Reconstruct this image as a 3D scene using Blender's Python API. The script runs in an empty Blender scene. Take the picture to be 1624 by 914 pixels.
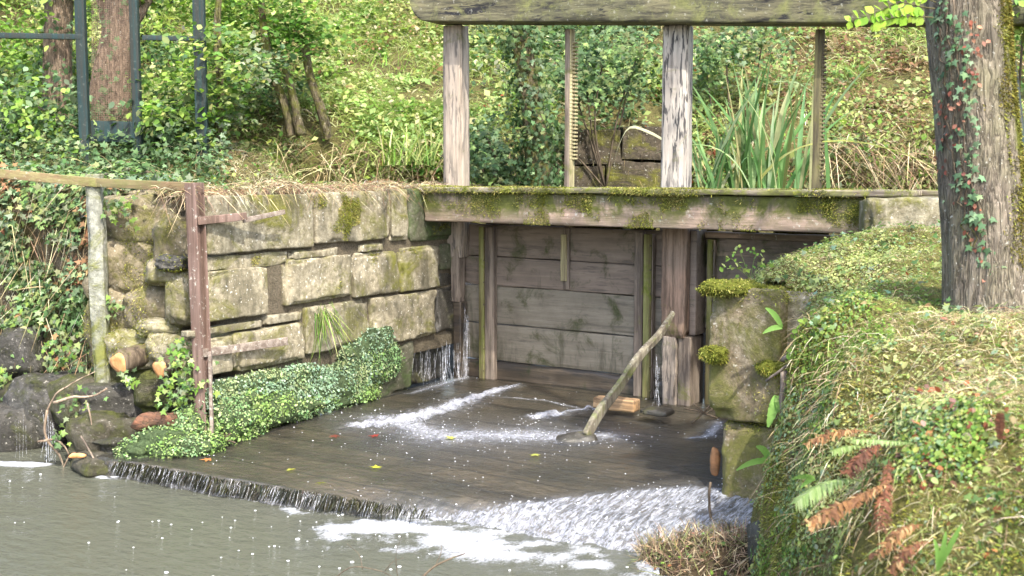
import bpy, math, random
import numpy as np
from mathutils import Vector
R = math.radians
rng = np.random.default_rng(11)
random.seed(5)
SC = bpy.context.scene
COL = SC.collection

# ------------------------------------------------------------------ camera, world, sun, exposure
PITCH = 5.77
CAMZ = 1.6
cam_d = bpy.data.cameras.new('camera'); cam = bpy.data.objects.new('camera', cam_d); COL.objects.link(cam)
cam.location = (0, 0, CAMZ); cam.rotation_euler = (R(90 - PITCH), 0, 0)
cam_d.sensor_width = 36; cam_d.lens = 1900 / 1624 * 36; cam_d.clip_end = 2000; cam_d.clip_start = .05
cam_d.dof.use_dof = True; cam_d.dof.focus_distance = 7.2; cam_d.dof.aperture_fstop = 4.5
SC.camera = cam
SUN_EL, SUN_AZ = 52, 158        # azimuth clockwise from +Y (away from camera); light comes from the right and behind
w = bpy.data.worlds.new('World'); SC.world = w; w.use_nodes = True
nt = w.node_tree; bg = nt.nodes['Background']
sky = nt.nodes.new('ShaderNodeTexSky'); sky.sky_type = 'NISHITA'; sky.sun_disc = False
sky.sun_elevation = R(SUN_EL); sky.sun_rotation = R(SUN_AZ); sky.dust_density = 3.0; sky.ozone_density = .6
nt.links.new(sky.outputs[0], bg.inputs[0]); bg.inputs[1].default_value = .15
sd = bpy.data.lights.new('sun', 'SUN'); sun = bpy.data.objects.new('sun', sd); COL.objects.link(sun)
sd.energy = 2.0; sd.angle = R(.9); sd.color = (1, .94, .84)
se, sa = R(SUN_EL), R(SUN_AZ)
to_sun = Vector((math.cos(se) * math.sin(sa), math.cos(se) * math.cos(sa), math.sin(se)))
sun.rotation_euler = to_sun.to_track_quat('Z', 'Y').to_euler()
SC.view_settings.view_transform = 'Standard'; SC.view_settings.look = 'None'
SC.view_settings.exposure = 2.15; SC.view_settings.gamma = 1

# ------------------------------------------------------------------ measuring helpers
F_ = 1900.0; cp, sp = math.cos(R(PITCH)), math.sin(R(PITCH))
def ray(px, py):
    cx = (px - 812) / F_; cz = -(py - 457) / F_
    return np.array([cx, cp + cz * sp, -sp + cz * cp])
def at(px, py, y):
    r = ray(px, py); t = y / r[1]; return np.array([r[0] * t, y, CAMZ + r[2] * t])
def atz(px, py, z):
    r = ray(px, py); t = (z - CAMZ) / r[2]; return np.array([r[0] * t, r[1] * t, z])
YAW = 32
G = np.array([math.cos(R(YAW)), -math.sin(R(YAW)), 0.]); W = np.array([math.sin(R(YAW)), math.cos(R(YAW)), 0.])
Cn = np.array([-.375, 9.15, 0.]); UP = np.array([0, 0, 1.])
def ab(a, b, z=0): return Cn + G * a + W * b + UP * z
def toab(P): P = np.asarray(P) - Cn; return P @ G, P @ W
def on_b(px, py, b):            # on a plane parallel to the gates -> a, z
    r = ray(px, py); o = np.array([0, 0, CAMZ]); t = (b - (o - Cn) @ W) / (r @ W); p = o + r * t
    return (p - Cn) @ G, p[2]
def on_a(px, py, a):            # on a plane parallel to the channel walls -> b, z
    r = ray(px, py); o = np.array([0, 0, CAMZ]); t = (a - (o - Cn) @ G) / (r @ G); p = o + r * t
    return (p - Cn) @ W, p[2]

# ------------------------------------------------------------------ numpy noise
def _h(ix, iy, iz, s):
    h = (ix * 374761393 + iy * 668265263 + iz * 1274126177 + s * 97531) & 0x7fffffff
    h = ((h ^ (h >> 13)) * 1103515245 + 12345) & 0x7fffffff
    h = ((h ^ (h >> 15)) * 69069 + 1) & 0x7fffffff
    return (h & 0xffff) / 65535.0
def vn(P, s=0):
    P = np.asarray(P, float); i = np.floor(P).astype(np.int64); f = P - i; f = f * f * (3 - 2 * f)
    x, y, z = i[:, 0], i[:, 1], i[:, 2]; fx, fy, fz = f[:, 0], f[:, 1], f[:, 2]
    r = 0
    for dx in (0, 1):
        for dy in (0, 1):
            for dz in (0, 1):
                r = r + _h(x + dx, y + dy, z + dz, s) * (fx if dx else 1 - fx) * (fy if dy else 1 - fy) * (fz if dz else 1 - fz)
    return r * 2 - 1
def fbm(P, sc=1, o=4, s=0):
    P = np.asarray(P, float) * sc; r = 0; a = 1; t = 0
    for k in range(o): r = r + a * vn(P, s + k * 17); t += a; a *= .5; P = P * 2.03
    return r / t
def sstep(x, a, b): t = np.clip((x - a) / (b - a), 0, 1); return t * t * (3 - 2 * t)

# ------------------------------------------------------------------ objects
def tag(o, label=None, cat=None, group=None, kind=None):
    if label: o['label'] = label
    if cat: o['category'] = cat
    if group: o['group'] = group
    if kind: o['kind'] = kind
    return o
def thing(name, label, cat, loc=(0, 0, 0), group=None):
    o = bpy.data.objects.new(name, None); COL.objects.link(o); o.location = Vector(loc); o.empty_display_size = .1
    return tag(o, label, cat, group)
def wloc(o):
    v = Vector((0, 0, 0))
    while o: v += o.location; o = o.parent
    return np.array(v)
def mk(name, V, Fc, mat, parent=None, cols=None, smooth=True, masks=None):
    V = np.asarray(V, float)
    if parent is not None: V = V - wloc(parent)
    me = bpy.data.meshes.new(name); Fl = [np.asarray(f) for f in (Fc if isinstance(Fc, list) else [Fc]) if len(f)]
    me.vertices.add(len(V)); me.vertices.foreach_set('co', V.astype(np.float32).ravel())
    nl = sum(f.size for f in Fl); npoly = sum(len(f) for f in Fl)
    me.loops.add(nl); me.loops.foreach_set('vertex_index', np.concatenate([f.ravel() for f in Fl]).astype(np.int32))
    me.polygons.add(npoly)
    tot = np.concatenate([np.full(len(f), f.shape[1]) for f in Fl]); st = np.concatenate([[0], np.cumsum(tot)[:-1]])
    me.polygons.foreach_set('loop_start', st.astype(np.int32)); me.polygons.foreach_set('loop_total', tot.astype(np.int32))
    me.update(calc_edges=True); me.validate()
    if smooth: me.polygons.foreach_set('use_smooth', np.ones(len(me.polygons), bool))
    if cols is not None:
        c = np.ones((len(V), 4), np.float32); c[:, :3] = cols
        at_ = me.color_attributes.new('col', 'FLOAT_COLOR', 'POINT'); at_.data.foreach_set('color', c.ravel())
    if masks:
        for k, v in masks.items():
            a_ = me.attributes.new(k, 'FLOAT', 'POINT'); a_.data.foreach_set('value', np.asarray(v, np.float32))
    me.materials.append(mat)
    o = bpy.data.objects.new(name, me); COL.objects.link(o)
    if parent is not None: o.parent = parent
    return o
class B:                        # collects pieces of ONE object
    def __init__(s): s.V = []; s.F = {}; s.n = 0; s.C = []
    def add(s, V, Fs, col=None):
        V = np.asarray(V, float); Fs = Fs if isinstance(Fs, list) else [Fs]
        for f in Fs:
            f = np.asarray(f)
            if len(f): s.F.setdefault(f.shape[1], []).append(f + s.n)
        s.V.append(V); s.n += len(V)
        if col is None: col = (.5, .5, .5)
        c = np.asarray(col, float); s.C.append(np.broadcast_to(c, (len(V), 3)))
        return s
    def mk(s, name, mat, parent=None, smooth=True):
        return mk(name, np.concatenate(s.V), [np.concatenate(f) for f in s.F.values()], mat, parent, np.concatenate(s.C), smooth)

def cutgrid(h, r, step):
    inner = max(h - r, 1e-4); n = max(1, int(math.ceil(2 * inner / step)))
    return np.concatenate([[-h, -inner - (h - inner) * .45], np.linspace(-inner, inner, n + 1), [inner + (h - inner) * .45, h]])
def blockV(size, r=.01, step=.05):
    """surface grid of a rounded box, centred"""
    hx, hy, hz = [s / 2 for s in size]; g = [cutgrid(h, min(r, h * .9), step) for h in (hx, hy, hz)]
    Vs, Fs, n = [], [], 0
    for ax in range(3):
        u, v = [k for k in range(3) if k != ax]
        for sgn in (-1, 1):
            A, Bq = np.meshgrid(g[u], g[v], indexing='ij'); P = np.zeros((A.size, 3)); P[:, u] = A.ravel(); P[:, v] = Bq.ravel(); P[:, ax] = sgn * (hx, hy, hz)[ax]
            nu, nv = A.shape; idx = np.arange(A.size).reshape(nu, nv)
            q = np.stack([idx[:-1, :-1], idx[1:, :-1], idx[1:, 1:], idx[:-1, 1:]], -1).reshape(-1, 4)
            flip = (sgn < 0) ^ (ax == 1)
            if flip: q = q[:, ::-1]
            Vs.append(P); Fs.append(q + n); n += len(P)
    V = np.concatenate(Vs); F = np.concatenate(Fs)
    key = np.round(V * 1e5).astype(np.int64); _, first, inv = np.unique(key, axis=0, return_index=True, return_inverse=True)
    V = V[first]; F = inv.ravel()[F]
    inn = np.array([max(h - min(r, h * .9), 1e-4) for h in (hx, hy, hz)]); q = np.clip(V, -inn, inn); d = V - q; L = np.linalg.norm(d, axis=1, keepdims=True)
    V = np.where(L > 1e-9, q + d / np.maximum(L, 1e-9) * np.minimum(L, min(r, *(inn + r))), V)
    return V, F
def frame(ax, ay=None, az=None): return np.stack([ax, ay, az])
def block(c, size, axes=None, r=.012, step=.05, amp=.004, freq=9, seed=0, stretch=(1, 1, 1), chip=0, big=0):
    V, F = blockV(size, r, step)
    d = V / np.maximum(np.linalg.norm(V, axis=1, keepdims=True), 1e-6)
    nrm = np.clip(V / (np.array(size) / 2), -1, 1) ** 5; nrm /= np.maximum(np.linalg.norm(nrm, axis=1, keepdims=True), 1e-6)
    Q = V * np.array(stretch) + seed * 3.1
    V = V + nrm * (fbm(Q, freq, 3, seed) * amp)[:, None]
    if big: V = V + np.stack([fbm(Q + k * 7.7, 2.2, 2, seed + k) for k in range(3)], -1) * big
    if chip:
        e = np.sort(np.abs(V) / (np.array(size) / 2), axis=1)[:, 1]          # second largest: near an edge
        k = sstep(e, .82, 1) * np.clip(fbm(Q, 5, 3, seed + 5) + .1, 0, 1); V = V - V / np.array(size) * np.array([chip] * 3) * k[:, None] * 2
    if axes is not None: V = V @ np.asarray(axes)
    return V + np.asarray(c), F
AXG = np.stack([G, W, UP])       # x along the gate, y into it, z up
AXW = np.stack([-W, G, UP])
def uvsphere(nu=28, nv=18):
    u = np.linspace(0, 2 * math.pi, nu, endpoint=False); v = np.linspace(0, math.pi, nv)
    U, Vv = np.meshgrid(u, v); P = np.stack([np.sin(Vv) * np.cos(U), np.sin(Vv) * np.sin(U), np.cos(Vv)], -1).reshape(-1, 3)
    idx = np.arange(nu * nv).reshape(nv, nu); n = np.roll(idx, -1, 1)
    return P, np.stack([idx[:-1], idx[1:], n[1:], n[:-1]], -1).reshape(-1, 4)
def rock(c, rad, seed=0, amp=.28, sq=.55, res=1, fine=.05, rot=0):
    P, F = uvsphere(int(34 * res), int(22 * res))
    P = np.sign(P) * np.abs(P) ** sq; P = P / np.max(np.abs(P), axis=1).mean()
    s = seed * 5.3
    P = P * (1 + amp * fbm(P + s, 1.1, 2, seed) + fine * 1.5 * (.45 - np.abs(fbm(P + s, 3.2, 4, seed + 3))) + fine * .8 * fbm(P + s, 9, 3, seed + 4) - .16 * np.abs(fbm(P + s, 1.9, 2, seed + 9)))[:, None]
    P = P * np.asarray(rad)
    ca, sa_ = math.cos(rot), math.sin(rot); P = P @ np.array([[ca, sa_, 0], [-sa_, ca, 0], [0, 0, 1]])
    return P + np.asarray(c), F
def tube(pts, rad, n=8, cap=True, wob=0, seed=0):
    pts = np.asarray(pts, float); m = len(pts); rad = np.broadcast_to(np.asarray(rad, float), (m,))
    T = np.gradient(pts, axis=0); T /= np.linalg.norm(T, axis=1, keepdims=True)
    ref = np.array([0, 0, 1.]) if abs(T[0][2]) < .8 else np.array([1., 0, 0])
    A = np.cross(T, ref); A /= np.linalg.norm(A, axis=1, keepdims=True); Bn = np.cross(T, A)
    th = np.linspace(0, 2 * math.pi, n, endpoint=False)
    V = pts[:, None] + rad[:, None, None] * (np.cos(th)[None, :, None] * A[:, None] + np.sin(th)[None, :, None] * Bn[:, None])
    V = V.reshape(-1, 3)
    if wob: V = V + np.stack([fbm(V + k * 5, 14, 2, seed + k) for k in range(3)], -1) * wob
    idx = np.arange(m * n).reshape(m, n); nx = np.roll(idx, -1, 1)
    Fq = np.stack([idx[:-1], nx[:-1], nx[1:], idx[1:]], -1).reshape(-1, 4)
    if cap: return V, [Fq, idx[0][::-1][None], idx[-1][None]] if n > 4 else [np.concatenate([Fq, idx[0][::-1][None], idx[-1][None]])]
    return V, [Fq]
def smoothpath(pts, n=20):
    pts = np.asarray(pts, float); d = np.concatenate([[0], np.cumsum(np.linalg.norm(np.diff(pts, axis=0), axis=1))]); d /= d[-1]
    t = np.linspace(0, 1, n); m = np.gradient(pts, d, axis=0) if len(pts) > 2 else np.repeat((pts[1:] - pts[:1]) / 1, len(pts), 0)
    out = []
    for q in t:
        i = min(max(np.searchsorted(d, q) - 1, 0), len(pts) - 2); h = d[i + 1] - d[i]; s = (q - d[i]) / h
        out.append((2 * s**3 - 3 * s**2 + 1) * pts[i] + (s**3 - 2 * s**2 + s) * h * m[i] + (-2 * s**3 + 3 * s**2) * pts[i + 1] + (s**3 - s**2) * h * m[i + 1])
    return np.array(out)
def ribbon(pts, wd, side, fold=.15):
    """strap leaf with a V fold; 3 verts per station"""
    pts = np.asarray(pts, float); m = len(pts); wd = np.broadcast_to(np.asarray(wd, float), (m,)); T = np.gradient(pts, axis=0)
    S = np.broadcast_to(np.asarray(side, float), (m, 3)); Nn = np.cross(S, T); Nn /= np.maximum(np.linalg.norm(Nn, axis=1, keepdims=True), 1e-9)
    L = pts - S * wd[:, None] / 2 + Nn * (wd * fold)[:, None]; Rr = pts + S * wd[:, None] / 2 + Nn * (wd * fold)[:, None]
    V = np.stack([L, pts, Rr], 1).reshape(-1, 3); i = np.arange(m - 1)[:, None] * 3
    return V, np.concatenate([i + np.array([[0, 1, 4, 3]]), i + np.array([[1, 2, 5, 4]])])

# leaf templates: x across, y along, z normal
T_OVAL = (np.array([[0, 0, 0], [-.27, .25, .05], [-.33, .6, .04], [0, 1, -.1], [.33, .6, .04], [.27, .25, .05]]), np.array([[0, 5, 4, 3], [0, 3, 2, 1]]))
T_DIA = (np.array([[0, 0, 0], [.36, .45, .05], [0, 1, -.06], [-.36, .45, .05]]), np.array([[0, 1, 2, 3]]))
_p = [(0, .1), (.33, -.02), (.27, .22), (.56, .4), (.21, .5), (0, 1), (-.21, .5), (-.56, .4), (-.27, .22), (-.33, -.02)]
T_IVY = (np.array([(x, y, -.12 * abs(x) * 1.2) for x, y in _p] + [(0, .36, .05)]), np.array([[10, 0, 1, 2], [10, 2, 3, 4], [10, 4, 5, 6], [10, 6, 7, 8], [10, 8, 9, 0]]))
_m = [(0, .0), (.45, .05), (.2, .25), (.6, .55), (.17, .5), (0, 1.05), (-.17, .5), (-.6, .55), (-.2, .25), (-.45, .05)]
T_MAPLE = (np.array([(x, y, -.08 * abs(x)) for x, y in _m] + [(0, .3, .03)]), T_IVY[1])
def unit(v): return v / np.maximum(np.linalg.norm(v, axis=1, keepdims=True), 1e-9)
def leaves(P, Nr, size, tmpl, cols, tilt=.6, droop=0., updir=0.):
    """one leaf per point"""
    n = len(P); P = np.asarray(P, float); Nr = unit(np.broadcast_to(np.asarray(Nr, float), (n, 3)) + rng.normal(0, tilt, (n, 3)) + np.array([0, 0, updir]))
    D = rng.normal(0, 1, (n, 3)) + np.array([0, 0, -droop]); D = unit(D - (D * Nr).sum(1, keepdims=True) * Nr); X = np.cross(D, Nr)
    tv, tf = tmpl; s = np.broadcast_to(np.asarray(size, float), (n,))[:, None, None]
    V = P[:, None] + s * (tv[None, :, :1] * X[:, None] + tv[None, :, 1:2] * D[:, None] + tv[None, :, 2:] * Nr[:, None])
    Fq = tf[None] + (np.arange(n) * len(tv))[:, None, None]
    return V.reshape(-1, 3), Fq.reshape(-1, 4), np.repeat(np.broadcast_to(cols, (n, 3)), len(tv), 0)
def blades(P, L, wd, cols, lean=.5, grav=.6, dirv=(0, 0, 1), tipcol=None):
    n = len(P); L = np.broadcast_to(np.asarray(L, float), (n,)); wd = np.broadcast_to(np.asarray(wd, float), (n,))
    D = unit(np.broadcast_to(np.asarray(dirv, float), (n, 3)) + rng.normal(0, lean, (n, 3))); S = rng.normal(0, 1, (n, 3)); S[:, 2] *= .2; S = unit(S - (S * D).sum(1, keepdims=True) * D)
    Hh = unit(D * np.array([1, 1, 0]) + rng.normal(0, .2, (n, 3)) * np.array([1, 1, 0])); out = []
    for k, wk in ((0, .7), (.35, 1), (.7, .75), (1, .08)):
        q = P + D * (L * k)[:, None] + (Hh * (.35 * grav) - np.array([0, 0, 1]) * grav * .55) * (L * k * k)[:, None]
        out += [q - S * (wd * wk / 2)[:, None], q + S * (wd * wk / 2)[:, None]]
    V = np.stack(out, 1); Fq = np.array([[0, 1, 3, 2], [2, 3, 5, 4], [4, 5, 7, 6]])[None] + (np.arange(n) * 8)[:, None, None]
    C = np.repeat(np.broadcast_to(cols, (n, 3)), 8, 0)
    return V.reshape(-1, 3), Fq.reshape(-1, 4), C
def pal(n, cs, wts=None, jit=.25, P=None, clump=0):
    cs = np.array(cs, float); wts = np.ones(len(cs)) if wts is None else np.array(wts, float)
    if P is not None and clump:
        cum = np.cumsum(wts) / wts.sum(); q = np.clip(.5 + fbm(P, clump, 2, 71) * 1.3 + rng.normal(0, .22, n), 0, .999); i = np.searchsorted(cum, q)
    else: i = rng.choice(len(cs), n, p=wts / wts.sum())
    return np.clip(cs[i] * np.exp(rng.normal(0, jit, n))[:, None] * (1 + rng.normal(0, .06, (n, 3))), .003, .8)
def grid(x0, x1, y0, y1, st, h, keep=None):
    xs = np.arange(x0, x1 + st / 2, st); ys = np.arange(y0, y1 + st / 2, st); X, Y = np.meshgrid(xs, ys); P = np.stack([X.ravel(), Y.ravel(), np.zeros(X.size)], -1)
    P[:, 2] = h(P); idx = np.arange(X.size).reshape(X.shape)
    Fq = np.stack([idx[:-1, :-1], idx[:-1, 1:], idx[1:, 1:], idx[1:, :-1]], -1).reshape(-1, 4)
    if keep is not None:
        c = P[Fq].mean(1); Fq = Fq[keep(c)]; us, inv = np.unique(Fq, return_inverse=True); P = P[us]; Fq = inv.reshape(Fq.shape)
    return P, Fq
def sample(V, Fq, n, wt=None):
    A, B_, C_, D_ = (V[Fq[:, k]] for k in range(4)); nr = np.cross(C_ - A, D_ - B_); ar = np.linalg.norm(nr, axis=1) / 2; nr = nr / np.maximum(2 * ar, 1e-12)[:, None]
    p = ar.copy()
    if wt is not None: p = p * np.maximum(wt((A + C_) / 2, nr), 0)
    i = rng.choice(len(Fq), n, p=p / p.sum()); u, v = rng.random((2, n, 1))
    return (A[i] * (1 - u) + B_[i] * u) * (1 - v) + (D_[i] * (1 - u) + C_[i] * u) * v, nr[i]
def proj(P):
    P = np.asarray(P) - np.array([0, 0, CAMZ]); d = P[:, 1] * cp - P[:, 2] * sp; u = P[:, 1] * sp + P[:, 2] * cp
    return 812 + F_ * P[:, 0] / d, 457 - F_ * u / d, d

# ------------------------------------------------------------------ materials
class M:
    def __init__(s, name, rough=.8, spec=.3):
        s.m = bpy.data.materials.new(name); s.m.use_nodes = True; s.t = s.m.node_tree; s.b = s.t.nodes['Principled BSDF']; s.out = s.t.nodes['Material Output']
        s.b.inputs['Roughness'].default_value = rough; s.b.inputs['Specular IOR Level'].default_value = spec
        s.pos = s.n('ShaderNodeNewGeometry').outputs['Position']
    def n(s, t, **k):
        x = s.t.nodes.new(t)
        for a, v in k.items(): setattr(x, a, v)
        return x
    def set(s, sock, v):
        if hasattr(v, 'links'): s.t.links.new(v, sock)
        else:
            if isinstance(v, (tuple, list)) and len(v) == 3 and sock.type == 'RGBA': v = (*v, 1)
            sock.default_value = v
    def vec(s, scale=(1, 1, 1), rot=False, off=(0, 0, 0)):
        p = s.pos
        if rot:
            r = s.n('ShaderNodeVectorRotate', rotation_type='Z_AXIS'); s.set(r.inputs['Vector'], p); r.inputs['Angle'].default_value = R(YAW); p = r.outputs[0]
        m = s.n('ShaderNodeMapping'); s.set(m.inputs['Vector'], p); m.inputs['Scale'].default_value = scale; m.inputs['Location'].default_value = off; return m.outputs[0]
    def noise(s, v=None, sc=5, det=5, ro=.6, dist=0):
        x = s.n('ShaderNodeTexNoise'); s.set(x.inputs['Vector'], v if v is not None else s.pos); x.inputs['Scale'].default_value = sc; x.inputs['Detail'].default_value = det; x.inputs['Roughness'].default_value = ro; x.inputs['Distortion'].default_value = dist; return x.outputs[0]
    def vor(s, v=None, sc=20, feat='F1'):
        x = s.n('ShaderNodeTexVoronoi', feature=feat); s.set(x.inputs['Vector'], v if v is not None else s.pos); x.inputs['Scale'].default_value = sc; return x.outputs[0]
    def ramp(s, f, stops, interp='LINEAR'):
        x = s.n('ShaderNodeValToRGB'); s.set(x.inputs[0], f); e = x.color_ramp.elements; x.color_ramp.interpolation = interp
        while len(e) < len(stops): e.new(.5)
        for k, (p, c) in enumerate(stops): e[k].position = p; e[k].color = (*c, 1) if isinstance(c, tuple) else (c, c, c, 1)
        return x.outputs[0]
    def mix(s, f, a, b, mode='MIX'):
        x = s.n('ShaderNodeMix', data_type='RGBA', blend_type=mode); s.set(x.inputs[0], f); s.set(x.inputs[6], a); s.set(x.inputs[7], b); return x.outputs[2]
    def math(s, op, a, b=0.):
        x = s.n('ShaderNodeMath', operation=op); s.set(x.inputs[0], a); s.set(x.inputs[1], b); return x.outputs[0]
    def attr(s, name, fac=False):
        x = s.n('ShaderNodeAttribute', attribute_name=name); return x.outputs['Fac' if fac else 'Color']
    def bump(s, h, dist=.01, st=.6, nrm=None):
        x = s.n('ShaderNodeBump'); s.set(x.inputs['Height'], h); x.inputs['Distance'].default_value = dist; x.inputs['Strength'].default_value = st
        if nrm is not None: s.set(x.inputs['Normal'], nrm)
        return x.outputs[0]
    def fin(s, col=None, nrm=None, rough=None):
        if col is not None: s.set(s.b.inputs['Base Color'], col)
        if nrm is not None: s.set(s.b.inputs['Normal'], nrm)
        if rough is not None: s.set(s.b.inputs['Roughness'], rough)
        return s.m
def m_leaf(name='leaf', tr=.4, rough=.6, spec=.15):
    m = M(name, rough, spec); c = m.attr('col'); k = m.noise(sc=60, det=2); c = m.mix(m.math('MULTIPLY', k, .22), c, (.02, .03, .01))
    m.set(m.b.inputs['Base Color'], c)
    t = m.n('ShaderNodeBsdfTranslucent'); m.set(t.inputs[0], m.mix(1, c, (1.15, 1.3, .7), 'MULTIPLY'))
    x = m.n('ShaderNodeMixShader'); x.inputs[0].default_value = tr; m.t.links.new(m.b.outputs[0], x.inputs[1]); m.t.links.new(t.outputs[0], x.inputs[2]); m.t.links.new(x.outputs[0], m.out.inputs[0]); return m.m
def m_stone(name, a, b, c, moss=.0, mosscol=(.13, .13, .02), speck=.5, rough=.9, bump=.012, sc=3.0, spec=.25, off=(0, 0, 0), stain=.5):
    m = M(name, rough, spec); v = m.vec(off=off)
    n1 = m.noise(v, sc, 8, .65, .3); n2 = m.noise(v, sc * 9, 6, .7)
    col = m.ramp(n1, [(.25, a), (.5, b), (.72, c)]); col = m.mix(m.ramp(n2, [(.35, .75), (.62, .0)]), col, (a[0] * .45, a[1] * .45, a[2] * .42))
    col = m.mix(m.ramp(m.noise(v, sc * 2.3, 7, .72, .8), [(.5, 0.), (.62, .55)]), col, (a[0] * .5, a[1] * .5, a[2] * .5)); st = m.noise(m.vec((3, 3, .55), off=off), 2.2, 5, .6); col = m.mix(m.ramp(st, [(.5, 0.), (.68, stain)]), col, (.05, .047, .03))
    if speck: col = m.mix(m.math('MULTIPLY', m.ramp(m.noise(v, 55, 3, .5), [(.64, 0.), (.7, 1.)]), speck), col, (.62, .6, .52))
    mm = m.ramp(m.noise(v, 2.9, 9, .78, .6), [(.60 - .2 * moss, 0.), (.74 - .2 * moss, 1.)])
    mcol = m.mix(m.noise(v, 35, 4, .7), (mosscol[0] * .45, mosscol[1] * .5, mosscol[2] * .4), (mosscol[0] * 1.5, mosscol[1] * 1.45, mosscol[2] * 1.3))
    if moss: col = m.mix(m.math('MULTIPLY', mm, .9), col, mcol)
    h = m.math('ADD', m.math('MULTIPLY', n2, .5), m.math('MULTIPLY', m.noise(v, 40, 5, .75), .5)); h = m.math('ADD', h, m.math('MULTIPLY', m.noise(v, 150, 3, .6), .25))
    if moss: h = m.math('ADD', h, m.math('MULTIPLY', mm, .5))
    return m.fin(col, m.bump(h, bump, .9))
def m_wood(name, a, b, dark, axis='z', grain=.85, fleck=0, drip=None, moss=.0, mosscol=(.11, .115, .02), black=.3, rough=.85, bump=.006, spec=.2, mossz=None, off=(0, 0, 0), lichen=0):
    m = M(name, rough, spec); s = {'z': (1, 1, .045), 'g': (.05, 1, 1), 'w': (1, .05, 1)}[axis]; rot = axis in 'gw'
    v = m.vec(s, rot, off); g1 = m.noise(v, 28, 6, .7, .2); g2 = m.noise(v, 95, 3, .6)
    big = m.noise(m.vec(off=off), 2.5, 5, .65)
    col = m.mix(m.ramp(big, [(.35, 0.), (.65, 1.)]), a, b); col = m.mix(m.ramp(g1, [(.42, grain), (.58, 0.)]), col, dark)
    col = m.mix(m.math('MULTIPLY', m.ramp(m.noise(m.vec([x * (2.2 if x < 1 else 1) for x in s], rot, off), 13, 5, .75, .3), [(.54, 0.), (.60, 1.)]), black), col, (.018, .018, .02))
    if fleck: col = m.mix(m.math('MULTIPLY', m.math('MULTIPLY', m.ramp(m.noise(m.vec((1, 1, .13), False, off), 48, 3, .6, .4), [(.52, 0.), (.58, 1.)]), m.ramp(m.noise(m.vec((1, 1, .6), False, off), 2.3, 3, .5), [(.38, 0.), (.52, 1.)])), fleck), col, (.035, .035, .038))
    if drip:
        mr0 = m.n('ShaderNodeMapRange'); sx0 = m.n('ShaderNodeSeparateXYZ'); m.set(sx0.inputs[0], m.pos); m.set(mr0.inputs[0], sx0.outputs[2])
        for k in range(4): mr0.inputs[k + 1].default_value = drip[k]
        dn_ = m.math('ADD', m.noise(m.vec((1, 1, .12), False, off), 11, 5, .7, .3), mr0.outputs[0]); col = m.mix(m.ramp(dn_, [(.55, 0.), (.75, .85)]), col, (.05, .05, .03))
    if lichen: col = m.mix(m.ramp(m.noise(m.vec(off=off), 30, 4, .7), [(.6, 0.), (.68, lichen)]), col, (.55, .55, .48))
    if moss:
        f = m.ramp(m.noise(m.vec(off=off), 5, 7, .72, .5), [(.63 - .24 * moss, 0.), (.78 - .24 * moss, 1.)])
        if mossz:                       # moss grows where it stays damp: (z low, z high, amount at low, at high)
            mr = m.n('ShaderNodeMapRange'); sx = m.n('ShaderNodeSeparateXYZ'); m.set(sx.inputs[0], m.pos); m.set(mr.inputs[0], sx.outputs[2])
            for k in range(4): mr.inputs[k + 1].default_value = mossz[k]
            f = m.math('MULTIPLY', f, mr.outputs[0])
        col = m.mix(f, col, m.mix(m.noise(sc=40, det=4), (mosscol[0] * .35, mosscol[1] * .4, mosscol[2] * .5), (mosscol[0] * 1.5, mosscol[1] * 1.5, mosscol[2] * 1.4)))
    h = m.math('ADD', g1, m.math('MULTIPLY', g2, .4))
    return m.fin(col, m.bump(h, bump, .9))
def m_soil(name, cs, sc=4, bump=.03, rough=.95):
    m = M(name, rough, .15); n1 = m.noise(sc=sc, det=8, ro=.7); n2 = m.noise(sc=sc * 12, det=6, ro=.75); col = m.ramp(n1, [(.3 + .4 * k / max(1, len(cs) - 1), c) for k, c in enumerate(cs)])
    col = m.mix(m.ramp(n2, [(.35, .7), (.6, 0.)]), col, tuple(x * .35 for x in cs[0])); return m.fin(col, m.bump(n2, bump, 1))
LEAF = m_leaf('leaf_tissue'); DULL = m_leaf('dry_plant_tissue', .15, .85, .1); MOSSM = m_leaf('moss_tissue', .12, .95, .05); GLOSS = m_leaf('ivy_leaf_tissue', .3, .55, .2)
# ================================================================== TERRAIN
def wing(x): return np.interp(x, [-30, -9, -5, -3.6, -2.9, -2.3, -1.75], [10, 9.3, 8.7, 8.25, 7.75, 7.4, 7.0])
def yfoot(x): return 10.75 + .18 * fbm(np.stack([x, x * 0, x * 0], -1), .7, 3, 4)
def H_ground(P):
    x, y = P[:, 0], P[:, 1]; a, b = toab(np.stack([x, y, 0 * x], -1)); Q = np.stack([x, y, 0 * x], -1)
    left = 1.43 + .03 * fbm(Q, 2, 3, 1) + .34 * sstep(y, 8.7, 9.9) * sstep(-x, 1.7, 2.4) - .12 * sstep(y, 9.9, 10.4) * sstep(x, -2.2, -1.4)
    right = 1.2 + .05 * fbm(Q, 1.5, 3, 2) + .25 * sstep(a, 3.2, 5)
    base = np.where(a < 1.5, left, right); ch = (a > -.02) & (a < 3.06) & (b > .1); base = np.where(ch, .55, base)
    base = np.where((b > .9) & (a > 3) & (a < 6) & (y < 10.6), np.minimum(base, .8 + .4 * sstep(a, 4.2, 5)), base)
    yf = yfoot(x); hill = 1.3 + .5 * sstep(y, yf, yf + .22) + np.maximum(0, y - yf - .15) * .66 - np.maximum(0, y - 16) * .3
    hill = hill + .28 * fbm(Q, .9, 3, 6) * sstep(y, yf + .2, yf + 1.4) + .05 * fbm(Q, 5, 3, 8) * sstep(y, yf, yf + .5)
    return np.where(y > yf, np.maximum(hill, base), base)
def keep_g(c):
    a, b = toab(c * np.array([1, 1, 0]))
    return np.where(a < 0, c[:, 1] > wing(c[:, 0]) + .05, b > .06) & ~((a < 0) & (a > -.15) & (b < .02) & (b > -2.6))
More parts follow.
